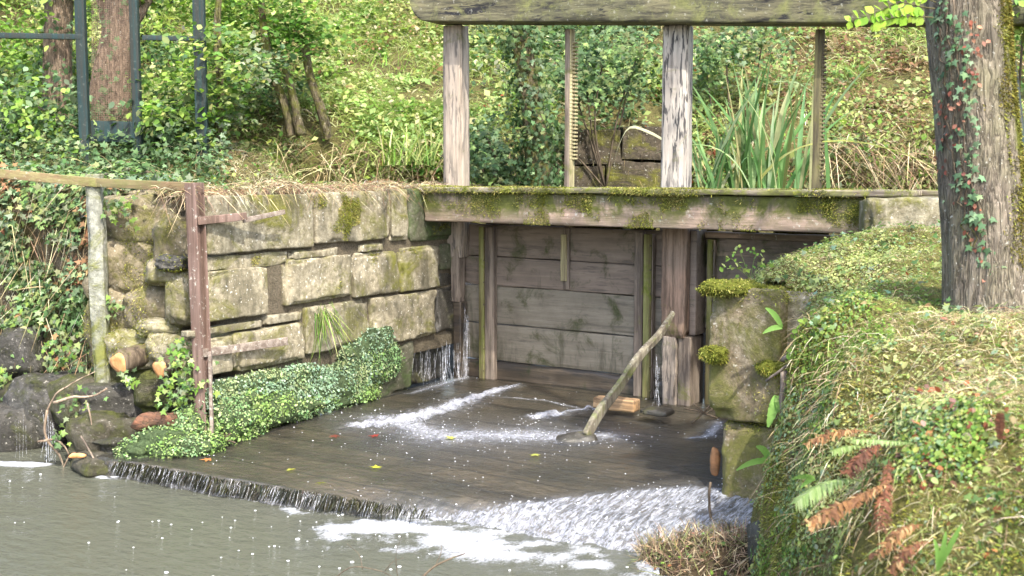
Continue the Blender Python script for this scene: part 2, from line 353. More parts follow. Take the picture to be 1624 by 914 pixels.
M_hill = m_soil('hill_soil', [(.05, .037, .02), (.10, .09, .035), (.15, .14, .05), (.14, .10, .06)])
M_earth = m_soil('earth', [(.035, .025, .016), (.07, .05, .03), (.11, .08, .05)], 6)
M_bank = m_soil('bank_soil', [(.10, .09, .035), (.15, .14, .045), (.18, .17, .05), (.22, .18, .10)], 5, .02)
gV, gF = grid(-9, 11, 7.0, 19, .08, H_ground, keep_g)
tag(mk('hillside', gV, gF, M_hill), kind='structure')
tag(mk('ground', np.array([[-300, -300, -.75], [300, -300, -.75], [300, 300, -.75], [-300, 300, -.75]]), np.array([[0, 1, 2, 3]]), M_earth, smooth=False), kind='structure')

# right bank: smooth surface through measured levels
ctl = np.array([(1.6,6.7,1.09),(1.9,7.2,1.09),(2.4,7.35,1.11),(3.5,7.6,1.17),(5,7,1.4),(1.6,5.5,1.04),(2.2,5,1.05),(1.35,5.0,1.0),(1.18,4.85,.97),(1.20,4.35,.93),
  (1.5,4.4,.97),(1.62,4.75,1.0),(1.62,3.7,.95),(2.4,4,1.02),(3.5,4,1.1),(3.5,2,1.0),(2.3,2.6,.98),(1.18,3.62,.88),(1.08,3.4,.70),(1.03,3.25,.52),(1.25,2.88,.64),(1.36,3.19,.80),(1.46,3.42,.90),
  (1.13,4.2,.76),(1.07,4.05,.5),(1.02,3.95,.22),(1.10,5.0,-.1),(1.15,5.05,.3),(1.15,4.8,.7),(1.02,5.1,-.2),(.92,4.5,-.3),(.88,3.8,-.25),(.86,3.1,.1),(.95,2.4,.2),(1.3,2.3,.6),(1.0,1.5,.2),(2,1,.9),
  (.5,4.5,-.5),(.4,3,-.5),(.4,2,-.45),(0,1.5,-.5),(.6,5.2,-.4),(.3,6,-.5),(-1,3,-.6),(3.5,0,1.0),(1,0,.2),(0,0,-.5),(1.5,5.75,1.0),(1.36,5.45,.9),(1.28,5.4,.4),(1.2,6.02,1.04),(1.4,6.3,1.06),(1.22,5.85,1.0)])
_D = np.linalg.norm(ctl[:, None, :2] - ctl[None, :, :2], axis=2); _n = len(ctl)
_A = np.block([[_D, np.ones((_n, 1)), ctl[:, :2]], [np.ones((1, _n)), np.zeros((1, 3))], [ctl[:, :2].T, np.zeros((2, 3))]])
_w = np.linalg.solve(_A, np.concatenate([ctl[:, 2], [0, 0, 0]]))
def H_bank(P):
    out = np.empty(len(P))
    for s in range(0, len(P), 20000):
        p = P[s:s + 20000, :2]; d = np.linalg.norm(p[:, None] - ctl[None, :, :2], axis=2); out[s:s + 20000] = d @ _w[:_n] + _w[_n] + p @ _w[_n + 1:]
    Q = np.stack([P[:, 0], P[:, 1], 0 * P[:, 0]], -1); e = np.interp(P[:, 1], [1, 2, 3, 3.4, 3.8, 4.2, 4.8, 5.2, 5.5, 5.8, 5.9, 6.1], [.6, .7, .84, .92, .98, 1.01, 1.04, 1.07, 1.14, 1.27, 1.12, .95]) + .06 * fbm(Q, 2.6, 4, 77)
    out = out - 1.1 * sstep(e - P[:, 0], -.04, .22)
    return out + .075 * fbm(Q, 2.4, 3, 33) * sstep(P[:, 0], .9, 1.3) + .05 * fbm(Q, 5, 4, 3) + .012 * fbm(Q, 16, 3, 5)
def keep_b(c):
    a, b = toab(c * np.array([1, 1, 0])); return ((a > 3.36) & (b < .35) & (b > -2.1)) | ((a > 3.02) & (b < .35) & (b > -1.9)) | ((b < -2.1) & (c[:, 0] > .55 - .0 * c[:, 1]) & ((a > 3.36) | (b < -2.5)))
bV, bF = grid(.5, 5.5, -.5, 9.2, .03, H_bank, keep_b)
_k = np.stack([fbm(bV * 1, 6, 3, 31), fbm(bV, 6, 3, 32), 0 * bV[:, 0]], -1) * .03; bV = bV + _k
tag(mk('bank', bV, bF, M_bank), kind='structure')

# ================================================================== APRON, WATER
Afoot = np.array([-2.29, 6.64, 0]); Ldir = np.array([.888, -.459, 0]); Lnor = np.array([.459, .888, 0])
def uq(P): d = P[:, :3] * np.array([1, 1, 0]) - Afoot; return d @ Ldir, d @ Lnor
def H_apron(u, q):
    l = -.14 + .085 * sstep(q, -.01, .03) + .05 * sstep(q, .05, 1.4); r = -.16 + .10 * sstep(q, -.02, .36) + .05 * sstep(q, .3, 1.3) - .02 * sstep(q, .36, 0)
    k = sstep(u, 1.1, 2.2); return l * (1 - k) + r * k
aa, bb = np.meshgrid(np.arange(-.42, 3.75, .012), np.arange(-3.35, .12, .012)); abP = Cn + G * aa.ravel()[:, None] + W * bb.ravel()[:, None]
u_, q_ = uq(abP); edge = .03 * fbm(abP, 4, 3, 12) + .015 * fbm(abP, 15, 2, 13); qq = q_ + edge
idx = np.arange(aa.size).reshape(aa.shape); aF = np.stack([idx[:-1, :-1], idx[:-1, 1:], idx[1:, 1:], idx[1:, :-1]], -1).reshape(-1, 4)
ca, cb, cq = aa.ravel()[aF].mean(1), bb.ravel()[aF].mean(1), qq[aF].mean(1)
kp = (cq > -.035) & ((ca > 0) | (cb < -2.45)) & ((ca < 3) | (cb < -2.0))
def sub(V, Fq, *arrs):
    us, inv = np.unique(Fq, return_inverse=True); return (V[us], inv.reshape(Fq.shape)) + tuple(x[us] for x in arrs)
hz = H_apron(u_, qq)
boards = np.floor(bb.ravel() / .24 + .3 * vn(np.stack([aa.ravel() * .3, 0 * aa.ravel(), bb.ravel() * 0], -1), 3))
V1 = abP.copy(); V1[:, 2] = hz - .012 + .006 * vn(np.stack([boards * 7.3, np.floor(aa.ravel() / 1.7 + boards * .37), boards * 0], -1), 5) + .004 * fbm(abP, 9, 3, 3)
v, f = sub(V1, aF[kp])[:2]
m = M('wet_apron_planks', .35, .5); vg = m.vec((.12, 1, 1), True)
c = m.ramp(m.noise(vg, 5, 7, .7, .4), [(.3, (.05, .042, .03)), (.45, (.14, .115, .085)), (.58, (.25, .205, .155)), (.75, (.15, .10, .07))])
c = m.mix(m.ramp(m.noise(sc=2.2, det=6, ro=.7), [(.45, 0.), (.62, .75)]), c, (.05, .052, .03)); c = m.mix(m.ramp(m.noise(m.vec((.2, 1, 1), True), 11, 6, .75), [(.56, 0.), (.68, .6)]), c, (.025, .022, .018))
w1 = m.n('ShaderNodeTexWave', bands_direction='Y'); m.set(w1.inputs['Vector'], m.vec((1, 1, 1), True)); w1.inputs['Scale'].default_value = 1.3; w1.inputs['Distortion'].default_value = .8
c = m.mix(m.ramp(w1.outputs[0], [(.0, .7), (.04, 0.)]), c, (.01, .01, .008))
tag(mk('apron', v, f, m.fin(c, m.bump(m.noise(vg, 40, 4), .008))), kind='structure')

def pdist(P, pts, wds):
    """1 on a polyline's axis, 0 at its width"""
    best = np.zeros(len(P))
    for k in range(len(pts) - 1):
        a, b = pts[k][:2], pts[k + 1][:2]; d = b - a; t = np.clip(((P[:, :2] - a) @ d) / (d @ d), 0, 1); r = np.linalg.norm(P[:, :2] - a - t[:, None] * d, axis=1); ww = wds[k] * (1 - t) + wds[k + 1] * t
        best = np.maximum(best, np.clip(1 - r / ww, 0, 1))
    return best
def pth(l, z): return [atz(x, y, z) for x, y in l]
casc = sstep(u_ + .25 * fbm(abP, 6, 3, 64), 1.25, 2.1) * sstep(.36 + .75 * sstep(u_, 2.1, 3.3) - qq, 0, .25)
st1 = pdist(abP, pth([(822, 612), (765, 628), (700, 652), (640, 668), (570, 676)], 0), [.07, .17, .27, .34, .24])
st2 = pdist(abP, pth([(945, 648), (900, 655), (845, 662)], 0), [.07, .09, .12])
st3 = pdist(abP, pth([(1140, 668), (1125, 690), (1095, 694)], 0), [.10, .12, .07]); st4 = pdist(abP, pth([(735, 600), (690, 612), (650, 625)], 0), [.15, .12, .06])
st5 = pdist(abP, pth([(600, 665), (700, 690), (830, 690), (960, 690)], 0), [.45, .7, .7, .5]) * .62
st6 = pdist(abP, pth([(760, 628), (860, 634), (930, 650)], 0), [.05, .04, .04]) * .6
nA = fbm(np.stack([aa.ravel() * 34, bb.ravel() * 7, 0 * q_], -1) + .9 * fbm(abP, 3, 2, 44)[:, None], 1, 3, 21); nB = fbm(abP, 22, 3, 23)
foam = np.maximum.reduce([st1 * .74, st2 * .72, st3 * .7, st4 * .6, st5, st6, casc * .62])
front = (sstep(u_, .0, .3)) * (1 - sstep(u_, 1.5, 2.0)) * sstep(.05 - qq, 0, .05); foam = np.maximum(foam, front * .45)
V2 = abP.copy()
nW = fbm(np.stack([aa.ravel() * 3, bb.ravel() * 2, 0 * q_], -1), 3, 3, 29)
V2[:, 2] = hz + .006 + .0035 * nW + .0025 * nB * (1 + 3 * foam) + casc * .016 * nA + np.maximum(st1, st2) * (.014 + .03 * nB)
lipdark = (1 - sstep(u_, 1.5, 2.1)) * sstep(.05 - qq, 0, .05)
v, f, fo, cs_, ld = sub(V2, aF[kp], foam, casc, lipdark)
def water_mat(name, murky, col, alpha_tint=(.75, .74, .66)):
    m = M(name, .1, .5); fo = m.attr('foam', True); cs2 = m.attr('cascade', True)
    vA = m.vec((1, .13, 1), True); sA = m.noise(vA, 62, 4, .7, .8); sB = m.mix(.5, m.noise(m.vec((1, .5, 1), True), 22, 9, .85, 1.), m.noise(m.vec((1, .6, 1), True), 95, 5, .8, .5)); sA = m.mix(.35, sA, m.noise(m.vec((1, .3, 1), True), 21, 5, .8, 1.2))
    tex = m.mix(m.ramp(cs2, [(0., 0.), (.3, 1.)]), sB, sA)
    x = m.math('ADD', m.math('MULTIPLY', fo, .55), m.math('MULTIPLY', tex, .9)); fac = m.mix(m.ramp(cs2, [(0., 0.), (.3, 1.)]), m.ramp(x, [(.70, 0.), (1.10, .92)]), m.ramp(x, [(.72, .0), (1.06, .72)]))
    fac = m.math('MULTIPLY', fac, m.ramp(fo, [(.0, 0.), (.12, 1.)]))
    bh = m.math('ADD', m.noise(m.vec((1, 2.2, 1), True), 9 if murky else 14, 4, .6), m.math('MULTIPLY', m.noise(sc=38, det=3), .25)); bh = m.math('ADD', bh, m.math('MULTIPLY', tex, m.math('MULTIPLY', fo, 1.8)))
    nr = m.bump(bh, .022 if murky else .04, .65)
    foamb = m.n('ShaderNodeBsdfPrincipled'); m.set(foamb.inputs['Base Color'], (.66, .69, .77)); foamb.inputs['Roughness'].default_value = .6; m.set(foamb.inputs['Normal'], nr)
    if murky:
        m.set(m.b.inputs['Base Color'], col); m.b.inputs['Roughness'].default_value = .05; m.b.inputs['IOR'].default_value = 1.33; m.set(m.b.inputs['Normal'], nr); base = m.b.outputs[0]
    else:
        t = m.n('ShaderNodeBsdfTransparent'); m.set(t.inputs[0], alpha_tint); g = m.n('ShaderNodeBsdfGlossy'); g.inputs['Roughness'].default_value = .12; m.set(g.inputs['Normal'], nr)
        fr = m.n('ShaderNodeFresnel'); fr.inputs[0].default_value = 1.45; m.set(fr.inputs['Normal'], nr); d = m.n('ShaderNodeBsdfDiffuse'); m.set(d.inputs[0], m.mix(fo, (.125, .12, .105), (.15, .16, .185)))
        x1 = m.n('ShaderNodeMixShader'); m.set(x1.inputs[0], m.math('ADD', .2, m.math('MULTIPLY', fo, .35))); m.t.links.new(t.outputs[0], x1.inputs[1]); m.t.links.new(d.outputs[0], x1.inputs[2])
        x2 = m.n('ShaderNodeMixShader'); m.t.links.new(fr.outputs[0], x2.inputs[0]); m.t.links.new(x1.outputs[0], x2.inputs[1]); m.t.links.new(g.outputs[0], x2.inputs[2]); base = x2.outputs[0]
    xs = m.n('ShaderNodeMixShader'); m.set(xs.inputs[0], fac); m.t.links.new(base, xs.inputs[1]); m.t.links.new(foamb.outputs[0], xs.inputs[2]); m.t.links.new(xs.outputs[0], m.out.inputs[0]); return m.m
tag(mk('weir_water', v, f, water_mat('running_water', False, None), masks={'foam': fo, 'cascade': cs_}), kind='structure')

def H_pond(P): return -.14 + 0 * P[:, 0]
pV, pF = grid(-4.2, 2.2, .6, 8.6, .02, H_pond, None)
pu, pq = uq(pV); d = -pq
shore = fbm(pV, 5, 3, 51) * .12 + fbm(pV, 18, 3, 52) * .05
wfo = np.interp(pu, [-1, 1.0, 1.5, 1.75, 2.1, 2.6, 3.2, 3.9], [.0, .04, .12, .32, .34, .26, .22, .16])
pf = np.clip(1 - (d + shore * .6) / np.maximum(wfo, .01) * .42, 0, .82) * (pq < .1) * sstep(pu, .5, 1.5)
pf = np.maximum(pf, .33 * np.clip(1 - d / (wfo * 3.2 + .01), 0, 1) * sstep(pu, .9, 1.6)); 
pf = np.maximum(pf, 1.1 * pdist(pV, pth([(160, 757), (235, 762)], -.14), [.05, .06])); pf = np.maximum(pf, 1.0 * pdist(pV, pth([(-20, 735), (70, 738)], -.14), [.13, .1]))
pf = np.maximum(pf, .75 * pdist(pV, pth([(385, 785), (430, 798), (520, 815)], -.14), [.03, .05, .05]))
_t = 1e-9 + np.clip(d, 0, 9)
pf = pf * np.clip(.86 + 1.3 * fbm(pV * np.array([1, 1.6, 1]), 6, 4, 57), .0, 1.15)
pV[:, 2] += .003 * fbm(pV * np.array([1, 2, 1]), 3, 3, 55) + .012 * np.clip(pf, 0, 1) * (.5 + fbm(pV, 20, 3, 53)) + .006 * np.exp(-_t * 1.5) * fbm(pV, 9, 2, 56)
tag(mk('pond_water', pV, pF, water_mat('pond_water', True, (.072, .075, .056)), masks={'foam': pf, 'cascade': 0 * pf}), kind='structure')
tag(mk('upstream_water', np.array([ab(.02, .1, 1.0), ab(3.0, .1, 1.0), ab(5.5, 2.5, 1.0), ab(.02, 2.8, 1.0)]), np.array([[0, 1, 2, 3]]), bpy.data.materials['pond_water'], smooth=False), kind='structure')

# bubbles: stuff
bu = B(); sv, sf = uvsphere(7, 5); keepq = []
def bub(P, r):
    for p, rr in zip(P, r): bu.add(sv * rr * np.array([1.3, 1, .55]) + p, sf)
n = 800; P = abP[rng.choice(len(abP), n, p=(lambda x: x / x.sum())((.12 + 2.2 * np.clip(foam, 0, .5)) * ((aa.ravel() > .05) & (aa.ravel() < 2.95) & (bb.ravel() < -.05) & (q_ > .05))))].copy()
uu, q2 = uq(P); P[:, 2] = H_apron(uu, q2) + .011; bub(P, rng.uniform(.001, .0032, n) * rng.choice([1, 1.5], n, p=[.85, .15]))
n = 190; i = rng.choice(len(pV), n, p=(lambda x: x / x.sum())((pq < -.02) * (.02 + np.exp(-((pu - 2.0) / .8) ** 2) * np.exp(-d.clip(0) / .45) * 1.4 + .12 * np.exp(-d.clip(0) / .5) * (pu > -.7)))); P = pV[i] + rng.normal(0, .01, (n, 3)) * np.array([1, 1, 0]); P[:, 2] = -.136; bub(P, rng.uniform(.002, .0055, n) * rng.choice([1, 1.7], n, p=[.85, .15]))
M_foam = M('foam_bubbles', .35, .5).fin((.8, .82, .85)); tag(bu.mk('foam_bubbles', M_foam), kind='stuff')

# mossy fringe and threads of water on the lip
fr, th = B(), B()
n = 3000; ul = np.clip(2.35 - 2.3 * rng.random(n) ** .8, .05, 2.3); ul = ul[(ul < 1.55) | (rng.random(n) < np.clip((2.3 - ul) / .75, 0, 1) ** 1.5)]; n = len(ul); P = Afoot + Ldir * ul[:, None] + Lnor * rng.uniform(-.002, .02, (n, 1)); e = .03 * fbm(P, 4, 3, 12) + .015 * fbm(P, 15, 2, 13); P = P - Lnor * e[:, None] * 1.0; P[:, 2] = rng.uniform(-.085, -.05, n)
fr.add(*blades(P, rng.uniform(.02, .06, n) * (1.1 + .7 * fbm(P, 9, 3, 3)), rng.uniform(.003, .008, n), pal(n, [(.015, .015, .01), (.035, .035, .016), (.05, .045, .035), (.03, .03, .025)], None, .35, P, 12), .4, .5, dirv=(-.2, -.45, -.9)))
tag(fr.mk('wet_moss_fringe', DULL), kind='stuff')
n = 300; ul = rng.uniform(.05, 2.1, n); P = Afoot + Ldir * ul[:, None] - Lnor * rng.uniform(.0, .02, (n, 1)); e = .03 * fbm(P, 4, 3, 12) + .015 * fbm(P, 15, 2, 13); P = P - Lnor * e[:, None]; P[:, 2] = rng.uniform(-.07, -.04, n)
th.add(*blades(P, rng.uniform(.04, .095, n), rng.uniform(.0012, .0028, n), (.6, .62, .66), .12, .5, dirv=(-.25, -.5, -.9)))
M_thread = M('falling_water', .2, .5); tb = M_thread.n('ShaderNodeBsdfTransparent'); xm = M_thread.n('ShaderNodeMixShader'); M_thread.b.inputs['Base Color'].default_value = (.75, .77, .82, 1)
M_thread.set(xm.inputs[0], M_thread.ramp(M_thread.noise(sc=40, det=3), [(.35, .0), (.7, .5)])); M_thread.t.links.new(tb.outputs[0], xm.inputs[1]); M_thread.t.links.new(M_thread.b.outputs[0], xm.inputs[2]); M_thread.t.links.new(xm.outputs[0], M_thread.out.inputs[0]); M_thread = M_thread.m
# falls: in the corner by the gate, right of the middle post, and between the left boulders
def fall(pts_px, depth, n, w0, w1):
    for k in range(n):
        t = rng.random(); x0, y0, x1, y1 = pts_px; xx = x0 + (x1 - x0) * t + rng.normal(0, 2); ye = y1 + rng.normal(0, 6); ys = y0 + rng.random() * 25; dd = depth + rng.uniform(-.03, .03)
        L = smoothpath([at(xx, ys, dd), at(xx + rng.normal(0, 1.5), (ys + ye) / 2, dd - .02), at(xx + rng.normal(0, 3), ye, dd - .06)], 7)
        V, Fq = ribbon(L, rng.uniform(w0, w1), (1, 0, 0), .1); th.add(V, Fq, (.7, .72, .76))
fall((700, 540, 738, 604), 8.75, 26, .001, .004); fall((660, 548, 710, 606), 8.55, 30, .0006, .002); fall((736, 480, 744, 602), 9.0, 9, .001, .004)
fall((1034, 560, 1045, 645), 8.05, 7, .001, .004); fall((68, 650, 84, 735), 7.0, 14, .001, .003); fall((18, 650, 60, 735), 7.1, 6, .0005, .0014)
tag(th.mk('falling_water', M_thread), kind='structure')
# ================================================================== MASONRY
ST_A = m_stone('sandstone', (.22, .19, .125), (.33, .29, .20), (.42, .38, .28), moss=.5, stain=.75, speck=.8, mosscol=(.13, .13, .025))
ST_B = m_stone('mossy_sandstone', (.19, .16, .10), (.30, .27, .19), (.39, .355, .265), moss=.55, stain=.75, speck=.5, off=(3, 1, 2))
ST_W = m_stone('wet_stone', (.035, .032, .026), (.06, .055, .045), (.10, .092, .078), moss=.3, speck=.25, rough=.35, spec=.5, off=(7, 1, 2))
ST_G = m_stone('damp_green_stone', (.08, .08, .05), (.13, .13, .085), (.18, .17, .125), moss=.8, speck=.3, mosscol=(.06, .09, .03), rough=.7, off=(1, 5, 2))
ST_R = m_stone('rubble_stone', (.16, .135, .085), (.25, .21, .14), (.34, .30, .22), moss=.6, speck=.4, off=(2, 8, 2), mosscol=(.12, .12, .02))
ST_D = m_stone('dark_stone', (.04, .037, .03), (.08, .076, .068), (.16, .155, .14), moss=.5, speck=.35, rough=.65, spec=.3, bump=.03, off=(9, 1, 4), mosscol=(.07, .08, .02))
ST_D2 = m_stone('dark_mossy_stone', (.055, .048, .034), (.10, .09, .065), (.17, .155, .12), bump=.03, moss=.9, speck=.3, rough=.6, off=(4, 4, 4), mosscol=(.07, .08, .02))
MORT = m_soil('old_mortar', [(.12, .10, .07), (.19, .16, .11), (.26, .22, .16)], 7)

wall = thing('stone_wall', 'tall retaining wall of weathered squared stone blocks beside the sluice channel, left of the gates', 'wall', ab(-.2, -1.3, -.2))
def wallblock(x0, y0, x1, y1, m, seed, y0b=None, y1b=None, depth=None, dent=0, label=None, r=.022, mp=.5):
    # measured corners on the wall face -> a squared block
    depth = depth or (.07 if x0 < 345 else .3); b0, zt0 = on_a(x0, y0, 0); b1, zt1 = on_a(x1, y0b if y0b is not None else y0, 0); _, zb0 = on_a(x0, y1, 0); _, zb1 = on_a(x1, y1b if y1b is not None else y1, 0)
    zt, zb = (zt0 + zt1) / 2, (zb0 + zb1) / 2; L = abs(b1 - b0) - .003; H = zt - zb - .002; bm = (b0 + b1) / 2
    V, Fq = block((0, 0, 0), (L, depth, H), None, r * .55, .016, .008, 9, seed, chip=.06, big=.007)
    V[:, 1] -= dent
    # x -> along the wall toward the gate, y -> into the wall is -G, so outward is +G
    out = ab(-depth / 2 + .0, bm, (zt + zb) / 2) + V[:, :1] * W + V[:, 1:2] * G + V[:, 2:] * UP
    Fq = Fq[:, ::-1]
    o = mk('stone_block', out, Fq, m, wall)
    if label: o['label'] = label
    return o
BL = [  # x0 y0 x1 y1 (left-top, right-bottom px), y at right top / right bottom
 (328, 314, 498, 404, ST_B, 306, 394, 0), (502, 306, 617, 388, ST_A, 302, 379, 0), (621, 301, 650, 384, ST_B, 299, 380, .01), (653, 299, 731, 386, ST_G, 297, 377, .012),
 (328, 408, 462, 432, ST_A, 398, 420, .03), (465, 397, 540, 412, ST_B, 395, 408, .02), (543, 393, 572, 405, ST_W, 391, 402, .05), (575, 388, 612, 402, ST_A, 385, 398, .01), (462, 414, 492, 424, ST_B, 411, 420, .02),
 (328, 434, 424, 513, ST_A, 420, 498, -.01), (427, 420, 450, 494, ST_B, 417, 490, .05), (453, 412, 560, 488, ST_A, 405, 470, 0), (563, 402, 634, 472, ST_A, 397, 463, 0), (637, 394, 700, 466, ST_B, 389, 456, 0), (703, 389, 732, 430, ST_G, 384, 424, .02), (703, 432, 731, 456, ST_W, 427, 450, .05),
 (300, 524, 418, 535, ST_B, 508, 522, .01), (421, 506, 484, 520, ST_B, 490, 505, 0),
 (328, 540, 370, 597, ST_A, 533, 590, 0), (373, 531, 482, 590, ST_A, 508, 570, -.012), (487, 488, 589, 562, ST_B, 474, 545, .01), (592, 474, 694, 548, ST_A, 460, 534, 0), (697, 460, 735, 532, ST_W, 453, 524, .02),
 (487, 568, 585, 630, ST_G, 552, 612, .06), (588, 552, 660, 640, ST_G, 543, 618, .02), (663, 548, 736, 618, ST_W, 537, 604, .16)]
for k, (x0, y0, x1, y1, m, yb, y1b, dn) in enumerate(BL): wallblock(x0, y0, x1, y1, m, k + 1, yb, y1b, dent=dn, r=.024 if (y1 - y0) > 30 else .012)
V, Fq = block(ab(-.205, -1.16, .82), (.32, 2.36, 1.16), AXG, .01, .06, .02, 5, 77); mk('mortar_core', V, Fq, MORT, wall)
V, Fq = block(ab(-.10, -2.1, .1), (.1, 1.0, .5), AXG, .02, .05, .04, 4, 78); mk('undercut_footing', V, Fq, ST_W, wall)

# rough wing wall: rubble behind the rusty post, then the ivy covered stretch to the left
wingw = thing('rubble_wall', 'bulging wall of rounded mossy rubble stones between the rusty post and the pale concrete post', 'wall', (-2.3, 7.4, 0))
RB = [(250,345,95,42,7.42,ST_R),(205,365,48,45,7.55,ST_R),(290,385,36,45,7.25,ST_R),(225,420,62,44,7.42,ST_R),(275,430,34,22,7.2,ST_B),(185,445,34,42,7.5,ST_R),(285,415,26,12,7.1,ST_D),(200,500,52,46,7.42,ST_R),(262,490,50,40,7.3,ST_R),(300,470,30,42,7.12,ST_B),
      (235,550,55,30,7.25,ST_B),(185,545,34,34,7.4,ST_R),(285,545,40,26,7.15,ST_B),(308,575,26,36,7.1,ST_B),(270,515,40,14,7.2,ST_B),(215,600,45,30,7.35,ST_D2),(270,610,48,32,7.2,ST_D2),(310,625,22,30,7.1,ST_D2),(245,640,60,26,7.3,ST_D2)]
for k, (x, y, rx, ry, d, m) in enumerate(RB):
    c = at(x, y, d + .16); s = d / F_; V, Fq = rock(c, (rx * s, .2, ry * s), 30 + k, .22, .6, 1.25, .07); mk('rubble_stone', V, Fq, m, wingw)
V, Fq = block(at(240, 480, 7.75), (1.15, .4, 1.45), frame(np.array([.9, -.43, 0]), np.array([.43, .9, 0]), UP), .1, .05, .06, 5, 41, big=.05); mk('rubble_core', V, Fq, MORT, wingw)
ivw = thing('earth_wall', 'old earth and stone wall smothered in trailing ivy at the left edge', 'wall', (-3.6, 8.2, 0))
V, Fq = block((-4.6, 8.72, .6), (4.6, .6, 1.9), frame(np.array([.93, -.36, 0]), np.array([.36, .93, 0]), UP), .1, .05, .09, 3, 42, big=.1); ivface = (V, Fq)
mk('earth_face', V, Fq, m_stone('mossy_earth', (.10, .08, .05), (.18, .14, .09), (.26, .21, .15), moss=.5, off=(3, 3, 9), bump=.03), ivw)

# right pier and its channel wall
pier = thing('stone_pier', 'square stone pier with moss cushions standing at the right side of the spillway', 'pier', ab(3.2, -1.9, -.2))
b_ = -2.06
ST_P = m_stone('pier_stone', (.15, .115, .07), (.26, .21, .14), (.40, .36, .28), moss=.95, sc=4.5, speck=.6, off=(5, 5, 1), mosscol=(.11, .11, .03), stain=.3)
def pierblock(x0, x1, y0, y1, bp, depth, m, seed):
    a0, zt = on_b(x0, y0, bp); a1, _ = on_b(x1, y0, bp); _, zb = on_b((x0 + x1) / 2, y1, bp)
    V, Fq = block(ab((a0 + a1) / 2, bp + depth / 2, (zt + zb) / 2), (a1 - a0, depth, zt - zb), AXG, .012, .018, .010, 9, seed, chip=.07, big=.012); return mk('stone_block', V, Fq, m, pier)
pierblock(1124, 1238, 455, 668, -2.06, .5, ST_P, 61); pierblock(1142, 1242, 671, 822, -2.05, .5, ST_P, 62); pierblock(1222, 1290, 462, 600, -1.95, .35, ST_B, 63)
for k, (b0, b1, z0, z1) in enumerate([(-1.55, -.8, .3, 1.0), (-.8, -.02, .3, 1.04), (-1.55, -.7, -.25, .3), (-.7, -.02, -.25, .3)]):
    V, Fq = block(ab(3.2, (b0 + b1) / 2, (z0 + z1) / 2), (.38, b1 - b0 - .01, z1 - z0 - .01), AXG, .02, .05, .01, 8, 64 + k, chip=.04); mk('channel_stone', V, Fq, ST_G, pier)

# stone block at the right end of the footbridge
V, Fq = block(at(1446, 345, 6.8) + np.array([.02, .22, .0]), (.50, .46, .21), frame(np.array([.995, -.1, 0]), np.array([.1, .995, 0]), UP), .018, .02, .010, 8, 70, chip=.06, big=.012)
tag(mk('stone_slab', V, Fq, ST_B), 'squared mossy stone block bedded in the grass at the right end of the plank beam, beside the tree', 'stone')

# old wall of the far bank, behind the gates
fw = thing('far_wall', 'dark ivy hung remnant of stone wall on the far bank behind the gates', 'wall', at(980, 290, 10.4))
for k, (x0, x1, y0, y1) in enumerate([(912, 985, 205, 262), (985, 1062, 200, 255), (905, 960, 262, 320), (960, 1062, 256, 320)]):
    c0 = at(x0, y0, 10.45); c1 = at(x1, y1, 10.45); V, Fq = block((c0 + c1) / 2 + np.array([0, .25, 0]), (c1[0] - c0[0] - .01, .5, c0[2] - c1[2] - .01), None, .006, .04, .02, 6, 80 + k, big=.01); mk('stone_block', V, Fq, m_stone('far_wall_stone', (.04, .033, .022), (.075, .06, .042), (.11, .09, .065), moss=.5) if k == 0 else bpy.data.materials['far_wall_stone'], fw)

# ================================================================== TIMBER
WD_PINK = m_wood('weathered_oak_horizontal', (.36, .26, .20), (.24, .19, .14), (.09, .07, .05), 'g', grain=.45, drip=(1.25, 1.42, -.10, .24), moss=.95, mossz=(1.21, 1.32, .15, 1.), mosscol=(.085, .09, .022), black=.3, lichen=.5)
WD_TOP = m_wood('weathered_crossbeam_wood', (.16, .145, .085), (.10, .10, .06), (.035, .033, .028), 'g', grain=.8, drip=(2.4, 2.9, -.1, .0), moss=.55, mosscol=(.15, .15, .06), fleck=0, black=1., off=(3, 2, 1), lichen=.3)
WD_GREY = m_wood('silvered_oak', (.44, .41, .36), (.34, .30, .26), (.18, .16, .145), 'z', grain=.55, fleck=.9, black=.5, moss=.08)
WD_GREY2 = m_wood('grey_oak', (.40, .34, .28), (.30, .25, .20), (.15, .125, .10), 'z', grain=.55, fleck=.6, black=.4, off=(5, 5, 5), moss=.1)
WD_GATE = m_wood('gate_boards', (.22, .175, .14), (.15, .12, .095), (.07, .057, .045), 'g', grain=.3, drip=(1.2, .5, -.12, -.02), moss=.4, mosscol=(.055, .06, .025), black=.35, rough=.7)
WD_GATEP = m_wood('pale_gate_board', (.235, .21, .165), (.15, .13, .10), (.07, .06, .045), 'g', grain=.3, drip=(.75, .1, -.09, .12), moss=.45, mosscol=(.055, .06, .025), black=.3, rough=.65, off=(2, 2, 7))
WD_WET = m_wood('wet_gate_board', (.055, .043, .032), (.10, .078, .055), (.02, .017, .013), 'g', grain=.5, moss=.3, mosscol=(.03, .035, .015), black=.6, rough=.4, spec=.5)
WD_POST = m_wood('reddish_oak_post', (.31, .205, .145), (.22, .17, .13), (.09, .065, .045), 'z', moss=.2, black=.25)
WD_BAT = m_wood('batten_wood', (.25, .20, .155), (.18, .15, .12), (.07, .055, .045), 'z', moss=.2, black=.35)
MT_GREEN = m_wood('algae_covered_iron', (.15, .16, .05), (.22, .21, .09), (.08, .06, .03), 'z', moss=.4, mosscol=(.12, .14, .02), black=.2)
MT_YEL = m_wood('yellow_green_iron', (.44, .40, .22), (.36, .32, .17), (.16, .13, .08), 'z', moss=.2, black=.15)
MT_DARK = m_wood('dark_rusted_iron', (.12, .105, .06), (.17, .15, .07), (.05, .04, .03), 'z', moss=.2, black=.3)
